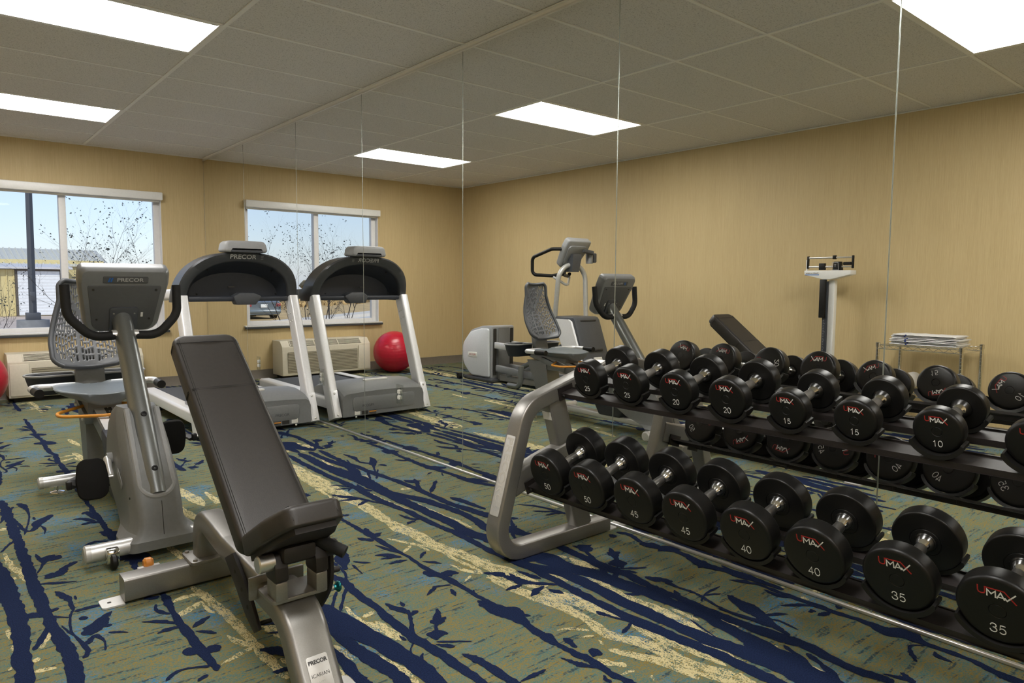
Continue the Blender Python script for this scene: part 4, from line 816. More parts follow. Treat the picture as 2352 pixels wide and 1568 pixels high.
# seat pivot hardware
P('cradle_plate', MB().prism(fillet([(-.078, -.05), (.090, -.05), (.090, .07), (-.078, .07)], .012, 3, True), (bx, 1.93, .238), X, Y, Z, -.006, .006, .002), M_frame, bench)
for s in (-1, 1):
    qx = bx+.008+s*.060
    P('pivot_post', MB().box((qx, 1.91, .268), (.036, .07, .056), bev=.005), M_frame, bench)
    P('bearing_block', MB().prism(fillet([(-.040, 0), (.040, 0), (.036, .045), (.018, .078), (-.018, .078), (-.036, .045)], .012, 4, True), (qx, 1.91, .295), Y, Z, X, -.019, .019, .003), M_rail, bench)
    P('pivot_cap', MB().lathe([(.0, .045), (.022, .045), (.025, .041), (.025, 0)], (qx+s*.014, 1.905, .352), X*s, 24), M_steel if s < 0 else M_rail, bench)
P('bracket', MB().box((bx, 2.05, .225), (.17, .012, .07), bev=.003), M_frame, bench)
P('pivot_bar', MB().cyl((bx-.10, 1.90, .352), (bx+.10, 1.90, .352), .017), M_rail, bench)
P('linkage', MB().box((bx, 1.93, .372), (.10, .13, .05), bev=.012), M_rail, bench)
P('adjust_handle', MB().tube(fillet([V((bx+.02, 1.96, .385)), V((bx+.06, 1.91, .392)), V((bx+.125, 1.84, .352))], [0, .03, 0]), .0185, 14), M_foam, bench)
ap = smooth([(0, 1.975, .41), (0, 1.925, .37), (0, 1.905, .30), (0, 1.918, .22), (0, 1.985, .135)], 6)
apin = smooth([(0, 2.035, .15), (0, 1.985, .22), (0, 1.965, .29), (0, 1.98, .345), (0, 2.03, .39)], 6)
P('adjustment_plate', MB().prism([(p.y, p.z) for p in ap+apin], (bx+.115, 0, 0), Y, Z, X, -.006, .006, .002), M_rail, bench)
rp1 = smooth([(0, 2.36, .22), (0, 2.27, .16), (0, 2.18, .095), (0, 2.10, .060)], 6); rp2 = smooth([(0, 2.06, .085), (0, 2.11, .14), (0, 2.18, .20), (0, 2.28, .26)], 6)
P('rear_adjustment_plate', MB().prism([(p.y, p.z) for p in rp1+rp2], (bx-.05, 0, 0), Y, Z, X, -.006, .006, .002), M_rail, bench)
P('stop_pin', MB().cyl((bx-.05, 2.10, .085), (bx-.0, 2.10, .085), .007), M_rail, bench)
for y, z in ((2.20, .165), (2.15, .125), (2.26, .205)): P('plate_hole', MB().cyl((bx-.0562, y, z), (bx-.0572, y, z), .007, None, 12), M_slot, bench)
P('stop_pin', MB().cyl((bx+.121, 1.935, .265), (bx+.15, 1.935, .265), .009), M_rail, bench)
P('pop_pin', MB().lathe([(.009, 0), (.009, .014), (.007, .016), (.0, .016)], (bx+.121, 1.945, .205), X, 12), M_steel, bench)
P('pop_pin_knob', MB().lathe([(0, .036), (.015, .036), (.017, .032), (.017, .028), (.009, .022), (.008, .016)], (bx+.121, 1.945, .205), X, 18), M_teal, bench)
P('transport_roller', MB().lathe([(0, -.018), (.014, -.017), (.021, -.009), (.021, .009), (.014, .017), (0, .018)], (-1.86, 2.83, .087), X, 20), M_amber, bench)
P('roller_bracket', MB().box((-1.86, 2.805, .075), (.075, .05, .012), bev=.003), M_palegrey, bench)
P('transport_roller', MB().lathe([(0, -.018), (.014, -.017), (.021, -.009), (.021, .009), (.014, .017), (0, .018)], (-1.40, 2.83, .087), X, 20), M_amber, bench)

# ------------------------------------------------------------------ recumbent bike
bk_x = -1.735
bike = thing('recumbent_bike', 'silver recumbent exercise bike with mesh seat back, facing the camera', 'exercise bike', (bk_x, 3.8, 0))
# front stabiliser
P('front_stabilizer', MB().tube([V((bk_x-.275, 3.15, .058)), V((bk_x+.275, 3.15, .058))], .034, 20), M_alu, bike)
P('rear_stabilizer', MB().tube([V((bk_x-.29, 4.43, .062)), V((bk_x+.29, 4.43, .062))], .030, 20), M_alu, bike)
for s in (-1, 1):
    P('end_cap', MB().lathe([(0, .012), (.028, .012), (.036, .006), (.036, -.012)], (bk_x+s*.275, 3.15, .058), X*s, 20), M_palegrey, bike)
    P('end_cap', MB().lathe([(0, .012), (.024, .012), (.032, .006), (.032, -.012)], (bk_x+s*.29, 4.43, .062), X*s, 20), M_palegrey, bike)
    P('leveling_foot', MB().lathe([(0, 0), (.035, 0), (.034, .004), (.012, .01), (.006, .012), (.006, .04)], (bk_x+s*.215, 4.43, 0), Z, 20), M_chrome, bike)
    cs = P('caster_bracket', MB().prism(fillet([(-.026, -.01), (.026, -.01), (.026, .055), (-.026, .055)], [.024, .024, .02, .02], 5, True), (bk_x+s*.195, 3.098, .028), Y, Z, X, -.022, .022, .004), M_chrome, bike)
    P('wheel', MB().lathe([(0, -.013), (.022, -.013), (.031, -.006), (.031, .006), (.022, .013), (0, .013)], (bk_x+s*.195, 3.076, .0315), X, 24), M_black, cs)
# drive housing: lofted shell, wider in the middle, flared over the stabiliser
def hsec(z, y0, y1, hw, rf=.05):
    pts = fillet([(-hw*.80, y0), (hw*.80, y0), (hw, y0+min(.10, (y1-y0)*.6)), (hw, y1), (-hw, y1), (-hw, y0+min(.10, (y1-y0)*.6))], [rf*.6, rf*.6, .06, .02, .02, .06], 4, True)
    return [V((bk_x+a, b, z)) for a, b in pts]
secs = [hsec(.035, 3.10, 3.24, .155), hsec(.075, 3.10, 3.28, .150), hsec(.10, 3.115, 3.36, .118), hsec(.135, 3.125, 3.50, .104), hsec(.20, 3.145, 3.62, .104), hsec(.28, 3.19, 3.67, .104), hsec(.34, 3.24, 3.69, .104), hsec(.42, 3.305, 3.68, .101), hsec(.49, 3.365, 3.66, .096), hsec(.55, 3.41, 3.62, .088), hsec(.580, 3.45, 3.58, .076)]
P('drive_housing', MB().loft(secs), M_plas, bike, ang=28)
P('housing_seam', MB().box((bk_x, 3.119, .16), (.0015, .004, .14), rot=Matrix.Rotation(-.16, 3, 'X')), M_slot, bike)
P('vent', MB().box((bk_x+.0, 3.114, .083), (.085, .012, .020), rot=Matrix.Rotation(-.15, 3, 'X'), bev=.004), M_slot, bike)
# recess collar round the mast
mt0, mt1 = V((bk_x, 3.245, .29)), V((bk_x, 3.775, .985))
P('mast', MB().tube([mt0-V((0, .045, .058)), mt0, mt0.lerp(mt1, .5), mt1], [.047, .050, .048, .045], 24, flat=.95), M_frame2, bike)
md = (mt1-mt0).normalized()
mn = V((0, -md.z, md.y))
cu = fillet([(-.060, .34), (-.066, -.085), (.066, -.085), (.060, .34)], [0, .06, .06, 0], 7)
P('mast_collar', MB().tube([mt0+X*a+md*b+mn*.026 for a, b in cu], .013, 10), M_plas_l, bike)
for f in (.035, .30):
    P('mast_bolt', MB().lathe([(0, .001), (.006, .0015), (.0065, .006), (.0115, .005), (.013, 0)], mt0+md*f+mn*.0485, mn, 18), M_black, bike)
# name badge on the housing side
bd = P('badge', MB().prism(fillet([(-.05, -.02), (.05, -.02), (.05, .02), (-.05, .02)], .012, 4, True), (bk_x-.1045, 3.385, .285), V((0, -.80, -.6)), V((0, -.6, .80)), -X, 0, .003, .001), M_plas_l, bike)
P('lettering', text_mb('PRECOR', .02, (bk_x-.1077, 3.385, .285), V((0, -.80, -.6)), V((0, -.6, .80)), .0004), M_greytext, bd)
for y, z in ((3.22, .235), (3.20, .115)): P('screw', MB().cyl((bk_x-.1005, y, z), (bk_x-.1035, y, z), .005, None, 10), M_slot, bike)
# dark inner cover and sloping rail
P('rail_cover', MB().prism(fillet([(3.58, .10), (3.80, .10), (3.96, .36), (3.96, .415), (3.60, .33), (3.52, .20)], .03, 4, True), (bk_x, 0, 0), Y, Z, X, -.075, .075, .012), M_navyplas, bike)
ra, rb = V((bk_x, 3.62, .285)), V((bk_x, 4.76, .565))
P('seat_rail', MB().sweep([ra, rb], X, .135, .085, .012, seg=3), M_frame2, bike, ang=50)
rd = (rb-ra).normalized(); rn = V((0, -rd.z, rd.y))
rp = P('rail_top', MB().prism([(-.062, 0), (.062, 0), (.062, .80), (-.062, .80)], ra+rd*.32+rn*.0425, X, rd, rn, 0, .003), M_alu, bike)
P('position_scale', MB().prism([(-.017, .02), (.017, .02), (.017, .72), (-.017, .72)], ra+rd*.32+rn*.0456, X, rd, rn, 0, .0006), M_slot, rp)
for k in range(12): P('position_number', text_mb(str(12-k), .016, ra+rd*(.40+k*.05)+rn*.0464, X, rd, .0004), M_whitetext, rp)
# rear post, bottom tube
P('rear_post', MB().loft([[V((bk_x+sx*.075, y, .06)) for sx, y in ((-1, 4.36), (1, 4.36), (1, 4.50), (-1, 4.50))], [V((bk_x+sx*.072, y, .28)) for sx, y in ((-1, 4.40), (1, 4.40), (1, 4.58), (-1, 4.58))], [V((bk_x+sx*.07, y, .47)) for sx, y in ((-1, 4.43), (1, 4.43), (1, 4.68), (-1, 4.68))]]), M_frame2, bike, ang=40)
P('bottom_rail', MB().sweep([V((bk_x, 3.2, .075)), V((bk_x, 4.44, .095))], X, .07, .05, .012, seg=3), M_alu, bike, ang=50)
# cranks and pedals
P('crank_hub', MB().cyl((bk_x-.125, 3.545, .345), (bk_x+.125, 3.545, .345), .026, None, 20), M_plas_l, bike)
for s, py, pz, a in ((-1, 3.42, .292, -.35), (1, 3.69, .375, .2)):
    ck = P('crank_arm', MB().tube([V((bk_x+s*.122, 3.545, .345)), V((bk_x+s*.128, (3.545+py)/2, (.345+pz)/2)), V((bk_x+s*.132, py, pz))], [.017, .013, .013], 12), M_alu, bike)
    P('pedal_axle', MB().cyl((bk_x+s*.125, py, pz), (bk_x+s*.16, py, pz), .009), M_steel, bike)
    rm = Matrix.Rotation(a, 3, 'X')
    ol = fillet([(-.055, -.085), (.055, -.085), (.062, 0), (.05, .09), (-.05, .09), (-.062, 0)], [.04, .04, .1, .035, .035, .1], 5, True)
    pd = P('pedal', MB().prism(ol, (bk_x+s*(.205 if s < 0 else .185), py-.01, pz), X, rm @ Z, rm @ -Y, -.014, .014, .006), mat('pedal_black', (.006, .0055, .005), .75, 0, .1, 60, .1, 400, spec=.2), bike)
    P('pedal_strap', MB().tube(fillet([V((bk_x+s*.155, py+.005, pz-.04)), V((bk_x+s*.165, py+.075, pz-.02)), V((bk_x+s*.215, py+.085, pz)), V((bk_x+s*.27, py+.075, pz-.015)), V((bk_x+s*.282, py+.0, pz-.02))], [0, .03, .03, .03, 0], 5), .009, 8, flat=2.2), M_black, pd)
    P('strap_buckle', MB().box((bk_x+s*.29, py-.002, pz-.012), (.022, .03, .036), bev=.005), M_black, pd)
# console
c0 = V((bk_x+.005, 3.745, 1.055)); ct = V((0, -.155, .30)).normalized(); cn = V((0, -ct.z, ct.y))   # ct up the face, cn towards the camera
def csec(k, d, ins=0.): # outline at depth d
    o_ = fillet([(-.155*k, -.165*k), (.155*k, -.165*k), (.192*k, .10*k), (.190*k, .175*k), (-.190*k, .175*k), (-.192*k, .10*k)], [.06, .06, .1, .028, .028, .1], 6, True)
    return [c0+X*a+ct*b+cn*d for a, b in o_]
M_cshell = mat('console_shell_grey', (.19, .195, .2), .36, .15, .03, 60)
M_cface = mat('console_face_grey', (.085, .087, .09), .45, 0, .04, 60)
P('console_shell', MB().loft([csec(.93, -.045), csec(1.0, -.035), csec(1.0, -.005), csec(.985, .012), csec(.93, .028), csec(.90, .030)]), M_cshell, bike, ang=30)
ob = fillet([(-.125, -.15), (.125, -.15), (.155, .085), (.150, .092), (-.150, .092), (-.155, .085)], [.05, .05, .03, .01, .01, .03], 5, True)
P('console_back_panel', MB().prism(ob, c0+cn*.030, X, ct, cn, -.004, .004, .0025), M_cface, bike)
bp = P('brand_panel', MB().prism(fillet([(-.095, -.018), (.095, -.018), (.095, .018), (-.095, .018)], .007, 3, True), c0+ct*.122+cn*.030, X, ct, cn, 0, .0025, .001), M_cface, bike)
P('lettering', text_mb('PRECOR', .026, c0+ct*.122+cn*.0327+X*.018, X, ct, .0004, .0004, sx=1.15), M_greytext, bp)
m = MB()
for k in (0, 1): stroke(m, [(-.072+k*.010, -.011), (-.066+k*.010, .011)], .006, c0+ct*.122+cn*.0327, X, ct)
P('logo_bars', m, M_bluetext, bp)
P('mount_plate', MB().prism(fillet([(-.058, -.155), (.058, -.155), (.062, -.02), (-.062, -.02)], [.004, .004, .014, .014], 3, True), c0+cn*.034, X, ct, cn, -.002, .010, .003), M_plas_d, bike)
for sx in (-1, 1):
    P('screw', MB().cyl(c0+X*(sx*.044)+ct*-.05+cn*.043, c0+X*(sx*.044)+ct*-.05+cn*.046, .004, None, 10), M_steel, bike)
    P('screw', MB().cyl(c0+X*(sx*.132)+ct*.072+cn*.033, c0+X*(sx*.132)+ct*.072+cn*.0365, .0055, None, 10), M_slot, bike)
    P('screw', MB().cyl(c0+X*(sx*.112)+ct*-.085+cn*.033, c0+X*(sx*.112)+ct*-.085+cn*.0365, .0045, None, 10), M_slot, bike)
    P('side_vent', MB().box(c0+X*(sx*.172)+ct*.105+cn*.018, (.014, .02, .008), rot=Matrix.Rotation(sx*.7, 3, 'Y'), bev=.003), M_slot, bike)
P('console_screen', MB().prism(fillet([(-.13, -.10), (.13, -.10), (.15, .13), (-.15, .13)], .02, 4, True), c0-cn*.045, X, ct, cn, -.003, .001), M_slot, bike)
sl2 = P('spec_sticker', MB().box(c0+X*.078+ct*-.062+cn*.0345, (.010, .0012, .024), rot=Matrix.Rotation(.45, 3, 'X')), M_label, bike)
# handlebar loop
hb = fillet([V((bk_x-.235, 3.715, 1.125)), V((bk_x-.232, 3.70, .985)), V((bk_x-.14, 3.69, .885)), V((bk_x, 3.70, .892)), V((bk_x+.14, 3.69, .885)), V((bk_x+.232, 3.70, .985)), V((bk_x+.235, 3.715, 1.125))], [0, .10, .10, 0, .10, .10, 0], 7)
P('handlebar', MB().tube(hb, .0205, 14), M_foam, bike)
P('handlebar_clamp', MB().cyl((bk_x-.055, 3.70, .892), (bk_x+.055, 3.70, .892), .0235, None, 18), M_alu, bike)
# seat
sc = V((bk_x-.012, 4.31, .545))
def seatring(t):
    y = 4.12+.40*t; hw_ = (.10+.11*math.sin(pi*min(1, t*1.25+.12)/1.6))*1.0; zc = .535+.02*t; L = []
    for k in range(28):
        a = 2*pi*k/28; xx = math.cos(a); L.append(V((sc.x+xx*hw_, y, zc+(.038*math.sin(a) if math.sin(a) < 0 else .026*math.sin(a))+.030*xx*xx*(1-.3*t)-(.012 if abs(xx) < .3 else 0)*t)))
    return L
def shrink(r, k): c = sum(r, V())/len(r); return [c+(p-c)*k for p in r]
rs = [seatring(i/10) for i in range(11)]
P('seat', MB().loft([shrink([p-Y*.012 for p in rs[0]], .72)]+[shrink([p-Y*.006 for p in rs[0]], .92)]+rs+[shrink([p+Y*.01 for p in rs[-1]], .9)]), M_seat, bike, ang=60)
P('seat_post', MB().loft([[V((sc.x+a*.075, y, .40)) for a, y in ((-1, 4.22), (1, 4.22), (1, 4.44), (-1, 4.44))], [V((sc.x+a*.08, y, .525)) for a, y in ((-1, 4.18), (1, 4.18), (1, 4.46), (-1, 4.46))]]), M_plas, bike)
P('slider_plate', MB().box((sc.x, 4.34, .452), (.19, .30, .05), rot=Matrix.Rotation(.24, 3, 'X'), bev=.006), M_frame2, bike)
m = MB()
for sy in (4.24, 4.44): m.lathe([(0, .01), (.008, .009), (.012, 0)], (sc.x-.096, sy, .445+(sy-4.34)*.25), -X, 10)
P('slider_bolts', m, M_steel, bike)
# side grips
for s in (-1, 1):
    gp = fillet([V((sc.x+s*.09, 4.50, .565)), V((sc.x+s*.30, 4.46, .572)), V((sc.x+s*.285, 4.24, .572))], [0, .05, 0], 6)
    P('side_handle', MB().tube(gp, .019, 14), M_alu, bike)
    P('hand_grip', MB().cyl((sc.x+s*.291, 4.33, .572), (sc.x+s*.284, 4.215, .572), .0225, None, 18), M_black, bike)
# orange adjustment loop
ol = fillet([V((sc.x-.085, 4.30, .478)), V((sc.x-.215, 4.22, .462)), V((sc.x-.215, 4.13, .458)), V((sc.x, 4.05, .455)), V((sc.x+.215, 4.13, .462)), V((sc.x+.215, 4.22, .466)), V((sc.x+.085, 4.30, .478))], [0, .05, .06, .2, .06, .05, 0], 6)
P('adjust_lever', MB().tube(ol, .0085, 10), M_orange, bike)
# seat back: perforated shell
bb0, bt0 = V((sc.x-.005, 4.575, .655)), V((sc.x-.005, 4.715, 1.135)); bu = (bt0-bb0); bdir = bu.normalized(); bl_ = bu.length; bnrm = V((0, -bdir.z, bdir.y))
def bw(t):  # half width along the height
    w_ = .178-.058*max(0, min(1, (t-.28)/.5))**1.3
    if t < .12: w_ *= math.sqrt(max(0, 1-((.12-t)/.135)**2*.62))
    if t > .92: w_ *= math.sqrt(max(0, 1-((t-.92)/.09)**2*.55))
    return w_
def bpt(u_, t, d=0.):
    w_ = bw(t); x = u_*w_; bow = -.055*u_*u_*(.6+.4*(1-t))+.022*math.sin(pi*t*1.05)-.012*math.cos(t*6)
    return bb0+bdir*(t*bl_)+X*x-bnrm*(bow+d)*1.0
NU, NV = 45, 84; vs = []; fs = []
for j in range(NV+1):
    for i in range(NU+1): vs.append(bpt(-1+2*i/NU, j/NV))
rnd = random.Random(3)
open_ = set()
for i in range(NU):
    if i % 2 == 0: continue
    u_ = -1+2*(i+.5)/NU; j = 5+rnd.randint(0, 3)
    while j < NV-5:
        L_ = rnd.choice((3, 4, 5, 6)); t = (j+L_/2)/NV
        solid = abs(u_) > .92 or (abs(abs(u_)-(.06+max(0, t-.56)*1.9)) < .085 and .56 < t < .93) or (.20 < abs(u_) < .27 and t < .5)
        solid = solid or (t < .07+.07*u_*u_)
        if not solid:
            for q in range(L_): open_.add((i, min(j+q, NV-4)))
        j += L_+2
for j in range(NV):
    for i in range(NU):
        if (i, j) in open_: continue
        a = j*(NU+1)+i; fs.append((a, a+1, a+NU+2, a+NU+1))
M_mesh = mat('seat_back_plastic', (.105, .11, .118), .45, 0, .05, 60)
sbk = P('seat_back', MB().add(vs, fs), M_mesh, bike, ang=60)
sm = sbk.modifiers.new('thickness', 'SOLIDIFY'); sm.thickness = .007; sm.offset = 0
rim = [bpt(-1, t/40) for t in range(41)]+[bpt(u_/10, 1) for u_ in range(-9, 10)]+[bpt(1, 1-t/40) for t in range(41)]+[bpt(-u_/10, 0) for u_ in range(-9, 10)]
rim = rim+[rim[0], rim[1]]
P('seat_back_rim', MB().tube(rim, .013, 10, False), M_plas_d, bike, ang=60)
P('seat_back_post', MB().loft([[V((sc.x+a*.072, y, .50)) for a, y in ((-1, 4.55), (1, 4.55), (1, 4.60), (-1, 4.60))], [V((sc.x+a*.072, y, .70)) for a, y in ((-1, 4.60), (1, 4.60), (1, 4.64), (-1, 4.64))], [V((sc.x+a*.060, y, .76)) for a, y in ((-1, 4.635), (1, 4.635), (1, 4.655), (-1, 4.655))]]), M_plas, bike)
for s in (-1, 1):  # trays behind the seat
    tr = fillet([(.06, -.075), (.30, -.085), (.30, .085), (.06, .075)], [.02, .08, .08, .02], 6, True)
    rgs = [[V((sc.x+s*a*k, 4.70+b*k2, z)) for a, b in tr] for k, k2, z in ((.88, .80, .505), (.96, .94, .56), (1.0, 1.0, .606), (1.03, 1.06, .612), (1.0, 1.0, .612), (.96, .93, .607), (.90, .82, .54))]
    P('storage_tray', MB().loft(rgs), M_navyplas, bike, ang=40)
    P('tray_rim', MB().tube([V((sc.x+s*a*1.01, 4.70+b*1.03, .612)) for a, b in tr]+[V((sc.x+s*tr[0][0]*1.01, 4.70+tr[0][1]*1.03, .612))], .0065, 6, False), M_plas_l, bike)
# ------------------------------------------------------------------ treadmill
tx = -.53
tm = thing('treadmill', 'large treadmill with pale aluminium posts and dark arched console by the mirror', 'treadmill', (tx, 6.0, 0))
def ty(z): return 5.655-.40*(z-1.0)            # plane of the arch
for s in (-1, 1):
    x0 = tx+s*.432
    pp = [V((x0, 5.285, .02)), V((x0-s*.0, 5.665, 1.02))]
    post = P('post', MB().sweep(pp, X, .074, .118, .016, seg=3), M_aluw, tm, ang=50)
    dd = (pp[1]-pp[0]).normalized(); nn = V((0, -dd.z, dd.y))
    if nn.y > 0: nn = -nn
    P('bolt_plate', MB().box(pp[0]+dd*.115+nn*.061, (.062, .008, .23), rot=Matrix.Rotation(-math.atan2(dd.y, dd.z), 3, 'X'), bev=.003), M_aluw, post)
    for q in (.022, .205): P('bolt', MB().lathe([(0, .005), (.005, .006), (.008, .004), (.0095, 0)], pp[0]+dd*q+nn*.065, nn, 12), M_steel, post)
    m = MB()
    for a, b in ((.86, .02), (.86, -.02), (.93, .025), (.93, -.01)): m.lathe([(0, .004), (.006, .004), (.008, 0)], pp[0]+dd*a+V((0, dd.z, -dd.y))*b-X*(.037 if s > 0 else -.037)*s*s, -X if s > 0 else X, 10)
    P('side_bolts', m, M_steel, post)
    # handrail running back from the arch
    hr = P('handrail', MB().sweep(fillet([V((x0, 5.665, 1.045)), V((x0+s*.0, 5.80, 1.05)), V((x0, 6.25, 1.03))], [0, .1, 0]), X, .055, .085, .02, seg=3), M_aluw if s < 0 else M_plas_d, tm, ang=50)  # window light coloured into the left rail: pale there, dark on the right
    P('grip_cap', MB().sweep([V((x0, 6.24, 1.03)), V((x0, 6.28, 1.028))], X, .05, .078, .018, seg=3), M_black, tm, ang=50)
# arch shell
oc = [(-.470, .985), (-.468, 1.06), (-.452, 1.14), (-.42, 1.21), (-.37, 1.27), (-.29, 1.325), (-.18, 1.362), (0, 1.378), (.18, 1.362), (.29, 1.325), (.37, 1.27), (.42, 1.21), (.452, 1.14), (.468, 1.06), (.470, .985)]
ic = [(-.396, .985), (-.392, 1.05), (-.376, 1.12), (-.345, 1.175), (-.30, 1.218), (-.23, 1.262), (-.14, 1.292), (0, 1.305), (.14, 1.292), (.23, 1.262), (.30, 1.218), (.345, 1.175), (.376, 1.12), (.392, 1.05), (.396, .985)]
def cur(L): return smooth([V((tx+a, ty(b), b)) for a, b in L], 4)
O, I_ = cur(oc), cur(ic); rings = []
for o_, i_ in zip(O, I_):
    e = (i_-o_).normalized()*.012
    rings.append([o_+Y*.20, o_+Y*.01-e*0, o_+e-Y*.004+e*.2, i_-e-Y*.004, i_+Y*.008, i_+Y*.05, i_+Y*.20-e])
P('console_arch', MB().loft(rings), mat('metallic_charcoal', (.085, .088, .095), .36, .5, .04, 60), tm, ang=50)
# recessed underside panel
pan = [V((tx+a, ty(b)+.045, b)) for a, b in ic]; pr_ = smooth(pan, 4)
m = MB(); ctr = [V((tx+(p.x-tx)*.90, ty(1.05)+.14, 1.02+(p.z-1.02)*.70)) for p in pr_]
m.loft([pr_, [p.lerp(q, .35)+Y*.02 for p, q in zip(pr_, ctr)], ctr], caps=False, closed=False); n = len(ctr)
m.add(ctr, [tuple(range(n))])
P('console_underside', m, M_navyplas, tm, ang=40, fixn=False)
P('console_bar', MB().box((tx, ty(1.0)+.02, 1.012), (.78, .09, .04), bev=.012), M_navyplas, tm)
P('control_box', MB().prism(fillet([(-.10, .02), (-.075, -.045), (.075, -.045), (.13, .02), (.06, .05), (-.05, .05)], .015, 3, True), (tx+.04, ty(1.0)-.045, 1.01), X, Z, Y, 0, .10, .008), M_plas_d, tm)
for sx, sz in ((-.25, 1.235), (.25, 1.235), (-.31, 1.05), (.31, 1.05)): P('screw', MB().ball((tx+sx, ty(sz)+.062, sz), .008, 10, 6), M_black, tm)
P('safety_key_slot', MB().box((tx-.045, ty(1.12)+.10, 1.105), (.05, .02, .012), bev=.003), M_slot, tm)
# reading rack on top
cap = fillet([(-.168, -.03), (.168, -.03), (.150, .058), (-.150, .058)], [.02, .02, .04, .04], 6, True)
P('top_cap', MB().prism(cap, (tx, ty(1.40)-.02, 1.402), X, Z, Y, -.012, .16, .018, 3), M_plas_l, tm)
P('top_cap_recess', MB().prism(fillet([(-.13, -.02), (.13, -.02), (.115, .013), (-.115, .013)], .014, 4, True), (tx+.004, ty(1.39)-.032, 1.392), X, Z, Y, -.004, .008, .004), M_plas_d, tm)
av = V((0, -.40, 1)).normalized()
P('brand_lettering', text_mb('PRECOR', .048, (tx-.012, ty(1.338)-.0085, 1.338), X, av, .001, .0009, sx=1.12), M_greytext, tm)
m = MB()
for k in range(3): stroke(m, [(.125, -.014+k*.012), (.146, -.014+k*.012)], .006, (tx, ty(1.338)-.0085, 1.338), X, av)
P('logo_bars', m, M_plas, tm)
# motor hood
hs = []
for y, z0, z1, hw_ in ((5.235, .035, .205, .385), (5.232, .04, .225, .392), (5.25, .04, .240, .392), (5.32, .05, .268, .392), (5.45, .06, .292, .392), (5.60, .10, .288, .392), (5.76, .14, .258, .39), (5.88, .165, .200, .385)):
    hs.append([V((tx+a*hw_, y, z)) for a, z in ((-1, z0), (1, z0), (1, z1-.05), (.97, z1-.015), (.90, z1), (.5, z1+.010), (0, z1+.014), (-.5, z1+.010), (-.90, z1), (-.97, z1-.015), (-1, z1-.05))])
P('motor_hood', MB().loft(hs), M_plas, tm, ang=40)
P('hood_panel', MB().prism(fillet([(-.29, -.062), (.29, -.062), (.305, .058), (-.305, .058)], .03, 5, True), (tx, 5.2335, .135), X, Z, -Y, -.006, .0025, .002), M_plas, tm)
P('hood_trim', MB().prism(fillet([(-.12, -.028), (.12, -.028), (.11, .02), (-.11, .02)], .012, 4, True), (tx-.02, 5.44, .305), X, Y, Z, -.008, .004, .002), M_label, tm)
P('hood_lettering', text_mb('PRECOR', .03, (tx+.16, 5.2305, .118), X, Z, .0006), M_plas_d, tm)
for k, (c_, w_) in enumerate(((M_orange, .07), (M_slot, .06), (M_label, .055))):
    P('warning_label', MB().box((tx+.115+k*.072, 5.2335, .062), (w_-.004, .004, .034 if k else .008)), c_, tm)
m = MB()
for zz in (.076, .052, .041): m.box((tx+.115, 5.2338, zz), (.066, .003, .010 if zz > .07 else .004))
P('label_lines', m, M_slot, tm)
P('hood_latch', MB().ball((tx+.27, 5.235, .03), .008, 8, 6), M_label, tm)
for s in (-1, 1): P('transport_wheel', MB().lathe([(0, -.02), (.03, -.02), (.034, -.015), (.034, .015), (.03, .02), (0, .02)], (tx+s*.28, 5.36, .035), X, 18), M_black, tm)
P('under_frame', MB().box((tx, 5.62, .075), (.56, .62, .06), bev=.008), M_slot, tm)
# deck
for s in (-1, 1):
    P('side_rail', MB().prism(fillet([(-.05, .095), (.05, .095), (.05, .17), (.035, .185), (-.05, .185)], [.008, .008, .02, .02, .004], 4, True), (tx+s*.40, 0, 0), X*s, Z, Y, 5.40, 6.93, .004), M_aluw, tm)
    P('rear_foot', MB().lathe([(0, 0), (.03, 0), (.03, .012), (.012, .02), (.012, .1)], (tx+s*.36, 6.75, 0), Z, 16), M_black, tm)
P('running_belt', MB().box((tx, 6.30, .150), (.68, 1.22, .045), bev=.018, seg=3), M_belt, tm)
P('deck_board', MB().box((tx, 6.25, .120), (.70, 1.30, .012)), M_slot, tm)
P('rear_end_cap', MB().box((tx, 6.925, .135), (.72, .03, .07), bev=.012, seg=3), M_plas_d, tm)
P('side_step', MB().box((tx-.355, 6.3, .174), (.02, 1.2, .012)), M_plas_d, tm); P('side_step', MB().box((tx+.355, 6.3, .174), (.02, 1.2, .012)), M_plas_d, tm)

